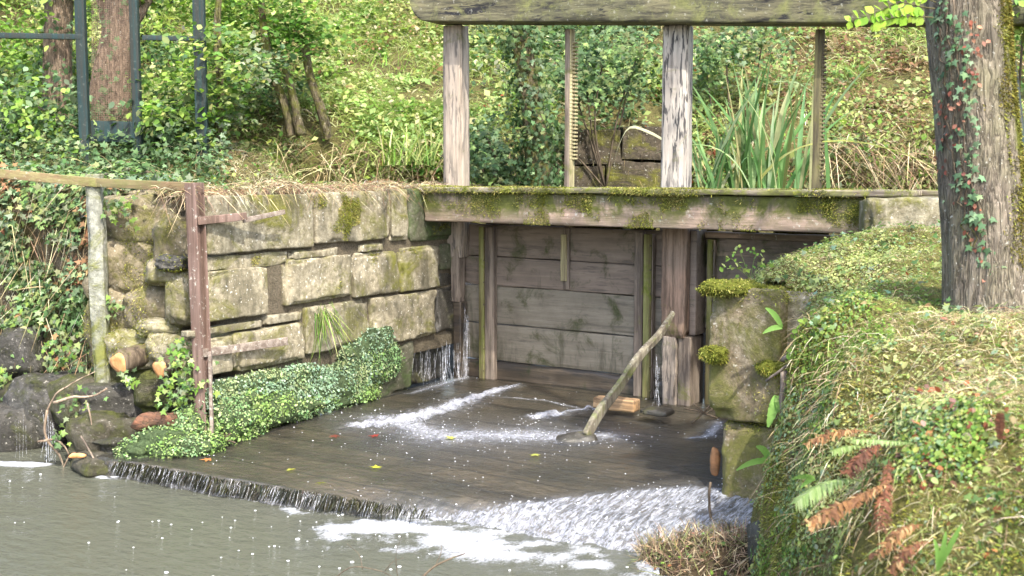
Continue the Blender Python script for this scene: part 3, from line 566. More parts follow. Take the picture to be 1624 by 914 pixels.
MT_RUST = m_wood('rust_brown_paint', (.155, .10, .08), (.21, .145, .12), (.09, .06, .045), 'z', black=.1, lichen=.6, rough=.7)
MT_RAIL = m_wood('rusty_lichened_rail', (.22, .19, .09), (.17, .15, .07), (.14, .07, .05), 'g', grain=.5, moss=.6, black=.1, lichen=.35, mosscol=(.15, .15, .05))
MT_BAR = m_wood('grey_lichened_bar', (.30, .26, .21), (.23, .19, .16), (.12, .09, .07), 'g', black=.15, lichen=.6)
CONC = m_stone('pale_concrete', (.26, .265, .22), (.33, .335, .28), (.40, .40, .35), moss=.7, speck=.4, mosscol=(.16, .17, .04), stain=.35)

def timber(name, parent, mat, a0, a1, b0, b1, z0, z1, seed=0, r=.008, amp=.004, step=.04, stretch=(.3, 1, 1), dz=0, label=None, da=0, big=0, chip=0):
    V, Fq = block((0, 0, 0), (a1 - a0, b1 - b0, z1 - z0), None, r, step, amp, 14, seed, stretch, chip=chip, big=big)
    V[:, 2] += dz * V[:, 0] / max(a1 - a0, .01); V[:, 0] += da * V[:, 2] / max(z1 - z0, .01)
    V = V @ AXG + ab((a0 + a1) / 2, (b0 + b1) / 2, (z0 + z1) / 2); o = mk(name, V, Fq, mat, parent)
    if label: o['label'] = label
    return o
def px_timber(name, parent, mat, x0, x1, y0, y1, b, th, **k):
    """front face seen between px x0..x1 and y0..y1, at plane b, thickness th backwards"""
    ac, zt = on_b((x0 + x1) / 2, y0, b); _, zb = on_b((x0 + x1) / 2, y1, b); a0, _ = on_b(x0, y0, b); a1, _ = on_b(x1, y0, b)
    return timber(name, parent, mat, a0, a1, b, b + th, zb, zt, **k)

gateL = thing('sluice_gate', 'wide closed sluice gate of horizontal boards between the stone wall and the middle post', 'sluice gate', ab(.9, 0, 0))
for k, (z0, z1, m, bo) in enumerate([(-.12, .13, WD_WET, 0), (.135, .41, WD_GATEP, -.005), (.415, .70, WD_GATEP, .004), (.705, .92, WD_GATE, -.003), (.925, 1.165, WD_GATE, .002)]):
    timber('gate_board', gateL, m, .0, 1.83, bo, .07 + bo, z0, z1 + (0 if k < 4 else 0), seed=100 + k, r=.009, amp=.008, step=.025, dz=-.015, chip=.02)
def iron_angle(parent, x0, xm, x1, y0, y1, b, mw):
    px_timber('batten', parent, mw, xm, x1, y0, y1, b, .05, seed=int(x0), amp=.004, step=.03)
    o = px_timber('angle_iron', parent, MT_GREEN, x0, xm - 1, y0, y1, b - .012, .045, seed=int(x1), r=.003, amp=.0015)
    sv_, sf_ = uvsphere(8, 6)
    for y in np.linspace(y0 + 18, y1 - 20, 7):
        a, z = on_b((x0 + xm) / 2 + 4, y, b - .014); mk('bolt', sv_ * .008 + ab(a, b - .014, z), sf_, MT_DARK, parent)
iron_angle(gateL, 759, 768, 783, 360, 608, -.05, WD_BAT); iron_angle(gateL, 1021, 1034, 1036, 372, 640, -.05, WD_BAT)
px_timber('batten', gateL, WD_BAT, 1006, 1020, 368, 640, -.05, .05, seed=3)
px_timber('lifting_rod', gateL, MT_YEL, 889, 898, 372, 446, -.03, .03, seed=4, r=.003, amp=.002); px_timber('rod_bracket', gateL, WD_BAT, 893, 903, 362, 460, -.018, .018, seed=5)
gateR = thing('sluice_gate', 'narrow sluice gate partly hidden behind the grassy right bank and pier', 'sluice gate', ab(2.4, 0, 0))
for k, (z0, z1, m) in enumerate([(-.12, .2, WD_WET), (.205, .5, WD_WET), (.505, .82, WD_GATE), (.825, 1.12, WD_GATE)]):
    timber('gate_board', gateR, m, 1.99, 3.02, .0, .07, z0, z1, seed=110 + k, amp=.008, step=.03)
timber('top_rail', gateR, WD_PINK, 1.99, 3.02, -.03, .10, 1.124, 1.165, seed=118, amp=.008)
iron_angle(gateR, 1122, 1131, 1134, 380, 655, -.04, WD_BAT)

mid = thing('gate_post', 'stout reddish oak post between the two sluice gates, under the plank beam', 'post', ab(1.88, -.1, 0))
a0, _ = on_b(1048, 400, -.2); a1, _ = on_b(1088, 400, -.2)
timber('post_shaft', mid, WD_POST, a0, a1, -.2, .06, .45, 1.23, seed=120, amp=.009, r=.015, chip=.03, step=.02); timber('post_foot', mid, WD_GREY2, a0 + .01, a0 + .115, -.19, .05, -.1, .46, seed=121, amp=.009, r=.01, chip=.04, step=.02); timber('post_cheek', mid, WD_BAT, a0 + .12, a1 + .03, -.17, .06, -.1, .46, seed=122, amp=.009)
timber('post_cheek', mid, WD_GATE, a1 + .002, a1 + .05, -.14, .1, .47, 1.18, seed=123)
lp = thing('gate_post', 'slim timber post in the dark wet corner where the stone wall meets the gate', 'post', ab(.03, -.05, 0))
timber('post_top', lp, WD_BAT, -.03, .045, -.13, -.03, .58, 1.17, seed=124, chip=.04, amp=.008); timber('post_foot', lp, WD_WET, -.02, .05, -.11, -.02, -.1, .58, seed=125)

# footbridge beam
fb = thing('footbridge', 'long mossy plank topped timber beam spanning the channel in front of the gates', 'footbridge', ab(1.6, -.4, 1.2))
timber('beam', fb, WD_PINK, -.005, 3.40, -.50, -.30, 1.205, 1.42, seed=130, r=.012, amp=.010, step=.03, chip=.02)
timber('top_plank', fb, m_wood('walked_plank', (.33, .28, .22), (.25, .22, .15), (.1, .08, .06), 'g', moss=.8, mosscol=(.15, .16, .03), black=.2), -.02, 3.45, -.535, -.2, 1.424, 1.46, seed=131, r=.01, amp=.009, step=.03, dz=.006)
timber('back_plank', fb, bpy.data.materials['walked_plank'], .0, 3.6, -.19, .02, 1.42, 1.455, seed=132, r=.01, amp=.009, step=.04, dz=.01)

# gantry over the gates
yaw2 = R(24); G2 = np.array([math.cos(yaw2), -math.sin(yaw2), 0]); W2 = np.array([math.sin(yaw2), math.cos(yaw2), 0]); O2 = np.array([-.60, 9.1, 0]); AX2 = np.stack([G2, W2, UP])
def fr_s(px): r = ray(px, 0); k = r[0] / r[1]; return (k * O2[1] - O2[0]) / (G2[0] - k * G2[1])
def fr_pt(px, py, off=0): s = fr_s(px); p = O2 + G2 * s; return s, at(px, py, p[1])[2]
gan = thing('gantry', 'weathered timber gantry of two posts carrying a thick crossbeam above the sluice gates', 'gantry', O2 + G2 * 1.8 + UP * 1.4)
sL, zL = fr_pt(664, 38); sR, zR = fr_pt(1500, 42)
V, Fq = block((0, 0, 0), (sR - sL + .9, .26, .34), None, .015, .03, .010, 12, 140, (.25, 1, 1), chip=.02)
xx = V[:, 0] + (sR - sL + .9) / 2; cut = np.clip(1 - xx / .15, 0, 1); V[:, 2] = np.maximum(V[:, 2], -.17 + .2 * (1 - np.sqrt(np.clip(1 - cut ** 2, 0, 1)))); V[:, 2] += (zR - zL) * (xx - .02) / (sR - sL) + .17
mk('crossbeam', V @ AX2 + O2 + G2 * ((sL + sR + .9) / 2) - W2 * .03 + UP * zL, Fq, WD_TOP, gan)
def gpost(x0, x1, xs, y1, m, seed):
    s0, _ = fr_pt(x0, 100); s1, _ = fr_pt(x1, 100); depth = .16; _, zt = fr_pt((x0 + x1) / 2, 44)
    V, Fq = block((0, 0, 0), (s1 - s0, depth, zt - .9), None, .012, .025, .008, 12, seed, (1, 1, .2), chip=.02, big=.006)
    mk('post', V @ AX2 + O2 + G2 * ((s0 + s1) / 2) + W2 * depth / 2 + UP * ((zt + .9) / 2 + .02), Fq, m, gan)
gpost(701, 731, 741, 293, WD_GREY2, 141); gpost(1051, 1092, 1105, 296, WD_GREY, 142)
def rack(name, label, x0, xm, x1, ty0, ty1, mbar, mteeth, seed):
    t = thing('gear_rack', label, 'gear rack', np.append((O2 + G2 * fr_s(x0))[:2], 1.2), group=None)
    s0, zt = fr_pt(x0, 46); s1, _ = fr_pt(xm, 46); s2, _ = fr_pt(x1, 46)
    V, Fq = block((0, 0, 0), (s1 - s0, .05, zt - 1.15), None, .004, .06, .002, 12, seed, (1, 1, .2)); mk('rack_bar', V @ AX2 + O2 + G2 * ((s0 + s1) / 2) + W2 * .05 + UP * ((zt + 1.15) / 2), Fq, mbar, t)
    bb_ = B(); V, Fq = block((0, 0, 0), ((s2 - s1) * .45, .05, zt - 1.15), None, .002, .3, 0, 1, 1); bb_.add(V @ AX2 + O2 + G2 * (s1 + (s2 - s1) * .22) + W2 * .052 + UP * ((zt + 1.15) / 2), Fq)
    za = fr_pt(x0, ty0)[1]; zb = fr_pt(x0, ty1)[1]; nn = int((za - zb) / .0262)
    for k in range(nn):
        V, Fq = block((0, 0, 0), (s2 - s1, .05, .0135), None, .004, .2, .001, 12, k); bb_.add(V @ AX2 + O2 + G2 * ((s1 + s2) / 2) + W2 * .05 + UP * (zb + (za - zb) * k / nn), Fq)
    bb_.mk('rack_teeth', mteeth, t)
rack('', 'pale yellowish toothed iron rack standing between the two gantry posts', 894, 902, 912, 62, 252, WD_BAT, MT_YEL, 150)
rack('', 'dark toothed iron rack standing right of the reeds, below the right end of the crossbeam', 1293, 1304, 1311, 60, 285, MT_DARK, MT_DARK, 151)

# leaning log, cut plank, foot stone, slab
lg = at(929, 694, 6.95); tp = at(1066, 492, 7.82); pts = smoothpath([lg, lg * .7 + tp * .3 + np.array([-.01, 0, .006]), lg * .35 + tp * .65 + np.array([.006, 0, -.006]), lg * .15 + tp * .85 + np.array([-.012, 0, .012]), tp], 26)
dv = tp - lg; Lb = np.linalg.norm(dv); xb = dv / Lb; zb_ = UP - xb * (UP @ xb); zb_ /= np.linalg.norm(zb_); yb_ = np.cross(zb_, xb); V, Fq = block((0, 0, 0), (Lb, .035, .07), None, .008, .018, .008, 12, 33, (.3, 1, 1), chip=.05); tt = V[:, 0] / Lb + .5; V[:, 2] = V[:, 2] * (1.05 - .45 * tt - .3 * sstep(tt, .85, 1)) + .022 * np.sin(tt * 5.2) + .01 * np.sin(tt * 13); V = V @ np.stack([xb, yb_, zb_]) + (lg + tp) / 2
M_LOG = m_wood('lichened_log', (.22, .20, .15), (.16, .145, .10), (.08, .065, .05), 'z', moss=.55, mosscol=(.13, .15, .04), black=.2, lichen=.5)
tag(mk('leaning_timber', V, Fq, M_LOG), 'crooked lichened timber leaning from the water up against the middle gate post', 'timber')
V, Fq = rock(atz(915, 697, -.005) + np.array([0, 0, -.01]), (.11, .08, .045), 7, .2, .8, 1, .05); tag(mk('foot_stone', V, Fq, ST_W), 'rounded wet stone under the foot of the leaning timber', 'stone')
M_ORNG = m_wood('fresh_orange_wood', (.36, .18, .08), (.26, .13, .06), (.15, .08, .04), 'g', black=.1, moss=.0, rough=.7)
V, Fq = block(at(977, 640, 7.7), (.30, .1, .075), AXG, .01, .02, .012, 9, 160, chip=.08); tag(mk('broken_plank', V, Fq, m_wood('broken_plank_wood', (.42, .25, .12), (.30, .22, .13), (.12, .08, .05), 'g', black=.3)), 'short broken plank with orange underside lying at the gate foot behind the leaning timber', 'plank')
V, Fq = block(at(1042, 653, 7.45), (.19, .14, .035), AXG, .01, .02, .01, 9, 161, chip=.08); tag(mk('flat_slab', V, Fq, ST_W), 'thin flat dark slab lying at the foot of the middle gate post', 'slab')
V, Fq = rock(at(1134, 732, 5.98), (.022, .03, .066), 8, .1, .8, .8, .03); tag(mk('sawn_stub', V, Fq, M_ORNG), 'small orange sawn wood stub sticking out beside the pier at the water', 'wood stub')

# ================================================================== RAILING at left
rail = thing('railing', 'guard rail with rusty iron post and pale concrete post along the left bank', 'railing', at(320, 690, 7.12))
ax_r = frame(np.array([.98, .2, 0]), np.array([-.2, .98, 0]), UP)
def ibeam(p0, p1, mat, nm, w_=.075):
    for k, (dx, dy, wx, wy) in enumerate([(0, -.03, w_, .008), (0, 0, .008, .06), (0, .03, w_, .008)]): pass
    t = (p1 - p0); L = np.linalg.norm(t); z = t / L; x = np.array([.9, -.43, 0]); x -= z * (x @ z); x /= np.linalg.norm(x); y = np.cross(z, x); bb_ = B()
    for dy, wx, wy in ((-.036, w_, .009), (0, .009, .066), (.036, w_, .009)):
        V, Fq = block((0, 0, 0), (wx, wy, L), None, .002, .08, .001, 9, 3); bb_.add(V @ np.stack([x, y, z]) + (p0 + p1) / 2 + y * dy, Fq)
    return bb_.mk(nm, mat, rail)
ibeam(at(326, 694, 6.88), at(308, 290, 6.88), MT_RUST, 'iron_post')
V, Fq = block((at(334, 640, 6.85) + at(334, 560, 6.85)) / 2 + np.array([0, 0, -.12]), (.018, .03, .55), None, .003, .05, .004, 9, 4); mk('post_splice', V, Fq, MT_BAR, rail)
def bar(p0, p1, w_, t_, mat, nm, par, seed=0, nrm=None, amp=.002):
    d = p1 - p0; L = np.linalg.norm(d); x = d / L; z = UP - x * (UP @ x); z /= np.linalg.norm(z); y = np.cross(z, x); V, Fq = block((0, 0, 0), (L, t_, w_), None, .003, .04, amp, 12, seed)
    return mk(nm, V @ np.stack([x, y, z]) + (p0 + p1) / 2, Fq, mat, par)
bar(at(312, 351, 6.86), at(390, 343, 7.08), .045, .03, MT_RUST, 'upper_bracket', rail, 1); bar(at(385, 350, 7.1), at(452, 336, 7.33), .03, .012, MT_BAR, 'upper_strap', rail, 2); bar(at(318, 561, 6.86), at(456, 541, 7.37), .05, .012, MT_BAR, 'lower_strap', rail, 3)
V, Fq = block((0, 0, 0), (.092, .09, 1.30), None, .005, .03, .003, 8, 5, chip=.04); V[:, 0] += V[:, 2] * -.01; mk('concrete_post', V * 1.04 + at(157, 452, 7.3), Fq, CONC, rail)
bar(at(-60, 270, 7.4), at(156, 290, 7.25), .055, .035, MT_RAIL, 'rail', rail, 6); bar(at(156, 290, 7.25), at(304, 297, 6.87), .052, .035, MT_RAIL, 'rail', rail, 7)

# ================================================================== green metal frame fence
fn = thing('metal_fence', 'dark green metal frame fence with wire mesh among the ivy at upper left', 'fence', at(220, 250, 9.4))
MT_GF = m_wood('dark_green_paint', (.014, .032, .034), (.022, .045, .045), (.03, .03, .025), 'z', black=.1, rough=.5, lichen=.08)
def fpost(x, wpx, y1, dep):
    p = at(x, y1, dep); V, Fq = block((0, 0, 0), (wpx * dep / F_, .06, 3.1 - p[2]), None, .004, .08, .001, 9, int(x)); mk('fence_post', V + np.array([p[0], dep, (3.1 + p[2]) / 2]), Fq, MT_GF, fn)
fpost(137, 15, 285, 9.35); fpost(221, 13, 285, 9.4); fpost(322, 18, 262, 9.45)
bar(at(-80, 55, 9.3), at(132, 59, 9.34), .042, .04, MT_GF, 'cross_rail', fn, 1); bar(at(226, 60, 9.41), at(314, 62, 9.44), .038, .04, MT_GF, 'cross_rail', fn, 2); bar(at(144, 208, 9.38), at(216, 210, 9.38), .16, .012, MT_GF, 'kick_panel', fn, 3)
wm = B()
for x in np.arange(146, 216, 2.9): 
    V, Fq = tube([at(x, 200, 9.38), at(x, -20, 9.38)], .0016, 4, False); wm.add(V, Fq)
for y in np.arange(-18, 200, 2.9):
    V, Fq = tube([at(145, y, 9.382), at(216, y, 9.382)], .0016, 4, False); wm.add(V, Fq)
wm.mk('wire_mesh', m_wood('rusty_wire', (.20, .14, .10), (.16, .11, .08), (.1, .07, .05), 'z'), fn)
pp = at(1622, 320, 6.9); V, Fq = tube([at(1634, 330, 6.9), at(1606, 95, 7.2)], .02, 10); tag(mk('leaning_pole', V, Fq, MT_GF), 'thin dark metal pole leaning behind the right tree at the frame edge', 'pole')
# ================================================================== BOULDERS and logs at left
BO = [('rock', 35, 558, 32, 34, 7.75, ST_D, 'squarish dark slate grey stone at left under the ivy', .35),
 ('boulder', 66, 652, 52, 46, 7.45, ST_D, 'large wet grey boulder above the small trickle at left', .6), ('boulder', 8, 690, 40, 42, 7.3, ST_D, 'dark boulder cut by the left picture edge at the pond', .6), ('boulder', 60, 698, 40, 34, 7.5, ST_D, 'black wet boulder in the shadow under the large grey one', .6),
 ('boulder', 15, 628, 34, 24, 7.7, ST_D2, 'mossy boulder between the slate grey stone and the left picture edge', .6),
 ('rock', 100, 610, 40, 13, 7.5, ST_D, 'flat grey stone lying on top behind the large grey boulder', .6), ('boulder', 150, 692, 34, 30, 7.0, ST_D2, 'rounded mossy boulder just left of the leafy cushion', .7), ('boulder', 118, 640, 34, 34, 7.3, ST_D2, 'brown mossy boulder right of the large grey boulder, behind twigs', .6),
 ('boulder', 168, 640, 30, 26, 7.2, ST_D, 'dark boulder in the shade below the concrete post', .6), ('rock', 186, 704, 24, 10, 6.95, ST_D, 'thin pointed flat stone between the mossy boulder and the leafy cushion', .5),
 ('rock', 142, 742, 26, 14, 6.72, ST_D2, 'small mossy stone at the waterline near the left end of the weir lip', .7), ('boulder', 215, 690, 26, 22, 6.95, ST_D2, 'dark stone half buried under the left end of the leafy cushion', .6)]
for k, (nm, x, y, rx, ry, d, m, lab, sq) in enumerate(BO):
    s = d / F_; V, Fq = rock(at(x, y, d) + np.array([0, .08, 0]), (rx * s * 1.08, .16 + rx * s * .3, ry * s * 1.08), 50 + k, .22, sq, 1.2, .06, rot=k); tag(mk(nm, V, Fq, m), lab, 'rock')
M_CUT = M('sawn_end_wood', .8, .2); cc = M_CUT.noise(sc=30, det=5); M_CUT = M_CUT.fin(M_CUT.ramp(cc, [(.3, (.42, .19, .07)), (.6, (.58, .30, .13)), (.75, (.50, .36, .2))]), M_CUT.bump(cc, .006))
BARK_D = m_wood('dark_bark', (.15, .115, .08), (.11, .085, .06), (.04, .03, .02), 'z', moss=.35, black=.2)
def logobj(x, y, r, d, ang, lab, L=.5, el=.15):
    c = at(x, y, d); dr = np.array([math.sin(ang), math.cos(ang), el]); dr /= np.linalg.norm(dr); t = thing('sawn_log', lab, 'log', c)
    V, Fq = tube([c + dr * .008, c + dr * .03, c + dr * L * .5, c + dr * L], [r * 1.02, r * 1.08, r * 1.05, r], 18, wob=.014, seed=int(x)); mk('bark', V, Fq, BARK_D, t)
    th_ = np.linspace(0, 2 * math.pi, 19)[:-1]; X = np.cross(dr, UP); X /= np.linalg.norm(X); Y = np.cross(X, dr); rr = r * (1 + .12 * np.sin(3 * th_ + x)); ring = [c - dr * .006 * (1 - k) + (X * np.cos(th_)[:, None] + Y * np.sin(th_)[:, None]) * (rr * k)[:, None] for k in (1, .92, .5)]
    V = np.concatenate(ring + [c[None]]); V[:18] += dr * .02; n0 = np.arange(18); n1 = np.roll(n0, -1); Fq = [np.concatenate([np.stack([n0 + 18 * k, n1 + 18 * k, n1 + 18 * k + 18, n0 + 18 * k + 18], -1) for k in (0, 1)]), np.stack([n0 + 36, n1 + 36, np.full(18, 54)], -1)]
    mk('cut_face', V, Fq, M_CUT, t)
logobj(187, 577, .066, 7.05, .5, 'bright orange sawn log end beside the concrete post, left of two'); logobj(251, 586, .052, 6.98, .6, 'smaller orange sawn log end poking out below the rubble, right of two')
c = at(247, 668, 6.82); V, Fq = tube(smoothpath([c + np.array([-.14, 0, -.03]), c + np.array([-.05, .02, -.01]), c + np.array([.13, .05, .0])], 24), np.interp(np.linspace(0, 1, 24), [0, .15, .5, .9, 1], [.02, .045, .052, .045, .02]), 24, wob=.022, seed=5); tag(mk('rotting_log', V, Fq, m_wood('rotten_red_wood', (.22, .09, .05), (.12, .075, .05), (.05, .035, .025), 'g', black=.4, moss=.35, bump=.02)), 'short reddish rotten log lying on top of the leafy cushion by the rusty post', 'log')
c = at(120, 725, 6.7); V, Fq = tube(smoothpath([c + np.array([-.04, 0, 0]), c + np.array([0, 0, .006]), c + np.array([.05, .02, .01])], 10), [.006, .011, .014, .014, .012, .013, .014, .012, .01, .004], 8, wob=.012); tag(mk('wood_chip', V, Fq, M_CUT), 'small orange wood chip among twigs at the waterline', 'wood chip')

# ================================================================== VEGETATION
IVY_D = [(.07, .12, .05), (.09, .16, .065), (.13, .20, .10), (.05, .09, .035), (.18, .22, .09)]
IVY_M = [(.08, .14, .05), (.12, .20, .07), (.17, .25, .08), (.24, .28, .11), (.22, .26, .16)]
GRN_B = [(.14, .24, .04), (.20, .30, .06), (.26, .34, .08), (.10, .19, .04), (.30, .34, .12)]
GRN_Y = [(.31, .38, .13), (.40, .44, .18), (.48, .48, .26), (.25, .36, .12)]
DRY = [(.42, .35, .20), (.52, .44, .27), (.34, .26, .15), (.24, .16, .10), (.58, .52, .36)]
RED = [(.26, .08, .04), (.34, .13, .06), (.20, .09, .06), (.40, .20, .09)]
MOSS = [(.16, .17, .03), (.23, .24, .04), (.30, .30, .07), (.11, .13, .03), (.34, .31, .10)]

hx = proj(gV)[0]; 
# hillside cover: grass, herbs, dry stalks
def hillcov():
    g, l, d = B(), B(), B()
    def zone(lo, hi, soft=60, ymax=15.5, ymin=0):
        def f(c, nr):
            x, y, _ = proj(c); return np.clip(fbm(c, 1.7, 3, 111) * 3.2 + .75, .06, 1) * sstep(x, lo - soft, lo + soft) * (1 - sstep(x, hi - soft, hi + soft)) * (c[:, 1] > yfoot(c[:, 0]) + ymin) * (c[:, 1] < ymax) * (y > -120)
        return f
    P, N = sample(gV, gF, 46000, zone(380, 900)); g.add(*blades(P, rng.uniform(.08, .24, len(P)), rng.uniform(.006, .012, len(P)), pal(len(P), GRN_Y + [(.18, .22, .08)] + DRY[:2], [3, 3, 3, 3, 2, 2, 2], .16, P, .8), .5, .9))
    P, N = sample(gV, gF, 20000, zone(860, 1700)); g.add(*blades(P, rng.uniform(.06, .18, len(P)), rng.uniform(.005, .01, len(P)), pal(len(P), GRN_Y[1:] + DRY + RED[2:3], None, .25, P, 1.5), .6, .9))
    P, N = sample(gV, gF, 9000, zone(-200, 380)); g.add(*blades(P, rng.uniform(.06, .2, len(P)), rng.uniform(.006, .011, len(P)), pal(len(P), GRN_B + DRY[:2], None, .3, P, 1.5), .6, .9))
    P, N = sample(gV, gF, 9000, zone(380, 880)); l.add(*leaves(P + N * rng.uniform(0, .16, (len(P), 1)), N, np.clip(rng.lognormal(-3.25, .42, len(P)), .012, .11), T_DIA, pal(len(P), GRN_B[:1] + GRN_Y + GRN_B[1:3] + DRY[:2] + [(.2, .13, .06)], [1, 2, 3, 2, 3, 1, 1, 1.4, 1, .8], .12, P, .9), .45))
    P, N = sample(gV, gF, 26000, zone(760, 1150)); l.add(*leaves(P + N * rng.uniform(0, .18, (len(P), 1)), N, np.clip(rng.lognormal(-3.15, .38, len(P)), .015, .11), T_DIA, pal(len(P), IVY_D + IVY_M[1:] + RED[:1] + GRN_Y[:1], [2, 2, 2, 1, 1, 2, 2, 1, 1, .4, .8], .22, P, 1.1), .6))
    P, N = sample(gV, gF, 22000, zone(1060, 1800)); l.add(*leaves(P + N * rng.uniform(0, .15, (len(P), 1)), N, np.clip(rng.lognormal(-3.35, .42, len(P)), .012, .10), T_DIA, pal(len(P), IVY_M + GRN_B + GRN_Y[:1] + GRN_Y[3:] + [(.2, .13, .07), (.27, .2, .12)], [1, 1.5, 1.5, 2, 1.5, 2, 2, 1, 1, 1.5, 2, 1.3, 1.3], .16, P, 1.1), .45))
    P, N = sample(gV, gF, 26000, zone(-300, 420)); l.add(*leaves(P + N * rng.uniform(0, .3, (len(P), 1)), N, rng.uniform(.03, .07, len(P)), T_DIA, pal(len(P), IVY_D + GRN_B + GRN_Y[:2], [1, 1.5, 1.5, 1, 1, 2, 2, 1.5, 2, 1, 1, 1], .3, P, 1.4), .7))
    P, N = sample(gV, gF, 3200, zone(1080, 1700)); d.add(*blades(P + N * .03, rng.uniform(.12, .45, len(P)), rng.uniform(.004, .008, len(P)), pal(len(P), DRY + RED[2:3], None, .25), 1.2, 1.4))
    P, N = sample(gV, gF, 1800, zone(380, 1080)); d.add(*blades(P + N * .03, rng.uniform(.12, .35, len(P)), rng.uniform(.004, .007, len(P)), pal(len(P), DRY, None, .25), 1.0, 1.2))
    # overhanging roots and dead grass along the cut of the far bank
    for lo, hi, n in ((1300, 1520, 450), (430, 690, 260), (900, 1100, 200), (700, 900, 200)):
        xs = rng.uniform(lo, hi, n); X = at(1, 1, 10.8)[0] * 0 + (xs - 812) / F_ * 10.8; Y = yfoot(X) + rng.uniform(-.02, .15, n); P = np.stack([X, Y, rng.uniform(1.5, 1.85, n)], -1)
        d.add(*blades(P, rng.uniform(.1, .42, n), rng.uniform(.004, .009, n), pal(n, DRY[:3] + [(.14, .10, .06), (.10, .07, .05), (.2, .14, .08)], None, .3), .7, 1.6, dirv=(0, -.9, .1)))
    # tufts and weeds that stand out of the cover
    for lo, hi, n, cs in ((-200, 420, 60, GRN_B + IVY_M), (420, 760, 90, GRN_Y + GRN_B), (700, 1150, 60, IVY_M + GRN_Y[:2]), (1100, 1700, 90, GRN_Y + IVY_M[1:] + DRY[:1])):
        C_, N = sample(gV, gF, n, zone(lo, hi, 20, 14.8, .1))
        for c0_, kind_ in zip(C_, rng.random(n)):
            q = pal(1, cs, None, .15)[0]; r = rng.uniform(.10, .26)
            if kind_ < .45: k = 60; g.add(*blades(c0_ + rng.normal(0, r * .3, (k, 3)), rng.uniform(.6, 1.6, k) * r * 1.3, rng.uniform(.006, .013, k), np.clip(q * rng.uniform(.75, 1.25, (k, 1)), 0, .8), .55, 1.1))
            else: k = 80; P = c0_ + rng.normal(0, 1, (k, 3)) * np.array([r, r * .5, r * .45]) * .7 + UP * r * .4; l.add(*leaves(P, (0, -.5, .9), rng.uniform(.03, .075, k), T_OVAL, np.clip(q * rng.uniform(.75, 1.3, (k, 1)), 0, .8), .4))
    tag(g.mk('hillside_grass', LEAF), kind='stuff'); tag(l.mk('hillside_herbs', LEAF), kind='stuff'); tag(d.mk('dead_stalks', DULL), kind='stuff')
hillcov()

# left plateau: dry grass, litter; ivy carpet under the fence
def plateau():
    g, v, d = B(), B(), B()
    def z1(c, nr): x, y, _ = proj(c); a, b = toab(c * np.array([1, 1, 0])); return (a < -.02) * (c[:, 1] < 10.6) * sstep(x, 200, 330) * (x < 760)
    def z1e(c, nr): a, b = toab(c * np.array([1, 1, 0])); return z1(c, nr) * (a > -.8)
    P, N = sample(gV, gF, 9000, z1); g.add(*blades(P, rng.uniform(.03, .10, len(P)), rng.uniform(.003, .006, len(P)), pal(len(P), GRN_Y + DRY, None, .25, P, 2), .7, .9))
    P, N = sample(gV, gF, 5000, z1e); d.add(*blades(P, rng.uniform(.04, .12, len(P)), rng.uniform(.003, .006, len(P)), pal(len(P), DRY + [(.3, .17, .09)], None, .3), 1.2, 1.3))
    n = 3600; b0_ = rng.uniform(-2.75, .1, n); P = Cn + G * rng.uniform(-.32, -.03, (n, 1)) + W * b0_[:, None]; P[:, 2] = 1.45 + .03 * fbm(P, 3, 3, 9) + rng.uniform(0, .03, n); d.add(*blades(P, rng.uniform(.05, .16, n), rng.uniform(.002, .005, n), pal(n, DRY + [(.2, .13, .1), (.28, .15, .1), (.12, .09, .07)], None, .3), 1.3, 1.4, dirv=(.5, -.3, .5)))
    P, N = sample(gV, gF, 1800, z1e); d.add(*leaves(P + N * .01, N, rng.uniform(.015, .035, len(P)), T_DIA, pal(len(P), DRY + RED[2:3], None, .3), .5))
    P, N = sample(gV, gF, 900, z1); v.add(*leaves(P + N * .03, N, rng.uniform(.02, .045, len(P)), T_OVAL, pal(len(P), IVY_M + GRN_B, None, .25), .5))
    def z2(c, nr): x, y, _ = proj(c); return (x < 360) * (x > -260) * (c[:, 1] < 10.9) * (1 - .97 * sstep(x, 200, 340) * (c[:, 1] < 8.9))
    P, N = sample(gV, gF, 15000, z2); hgt = rng.uniform(0, 1, len(P)) ** 1.3 * (.12 + .22 * sstep(P[:, 1], 8.3, 9.8)); v.add(*leaves(P + UP * hgt[:, None], N, rng.uniform(.03, .06, len(P)), T_IVY, pal(len(P), IVY_D + IVY_M[1:3] + [(.14, .20, .12)], None, .3, P, 2), .6))
    P, N = sample(gV, gF, 1200, z2); d.add(*blades(P, rng.uniform(.2, .55, len(P)), rng.uniform(.003, .006, len(P)), pal(len(P), DRY, None, .3), .8, 1.2))
    tag(g.mk('dry_grass', LEAF), kind='stuff'); tag(v.mk('ivy_carpet', GLOSS), kind='stuff'); tag(d.mk('grass_litter', DULL), kind='stuff')
plateau()

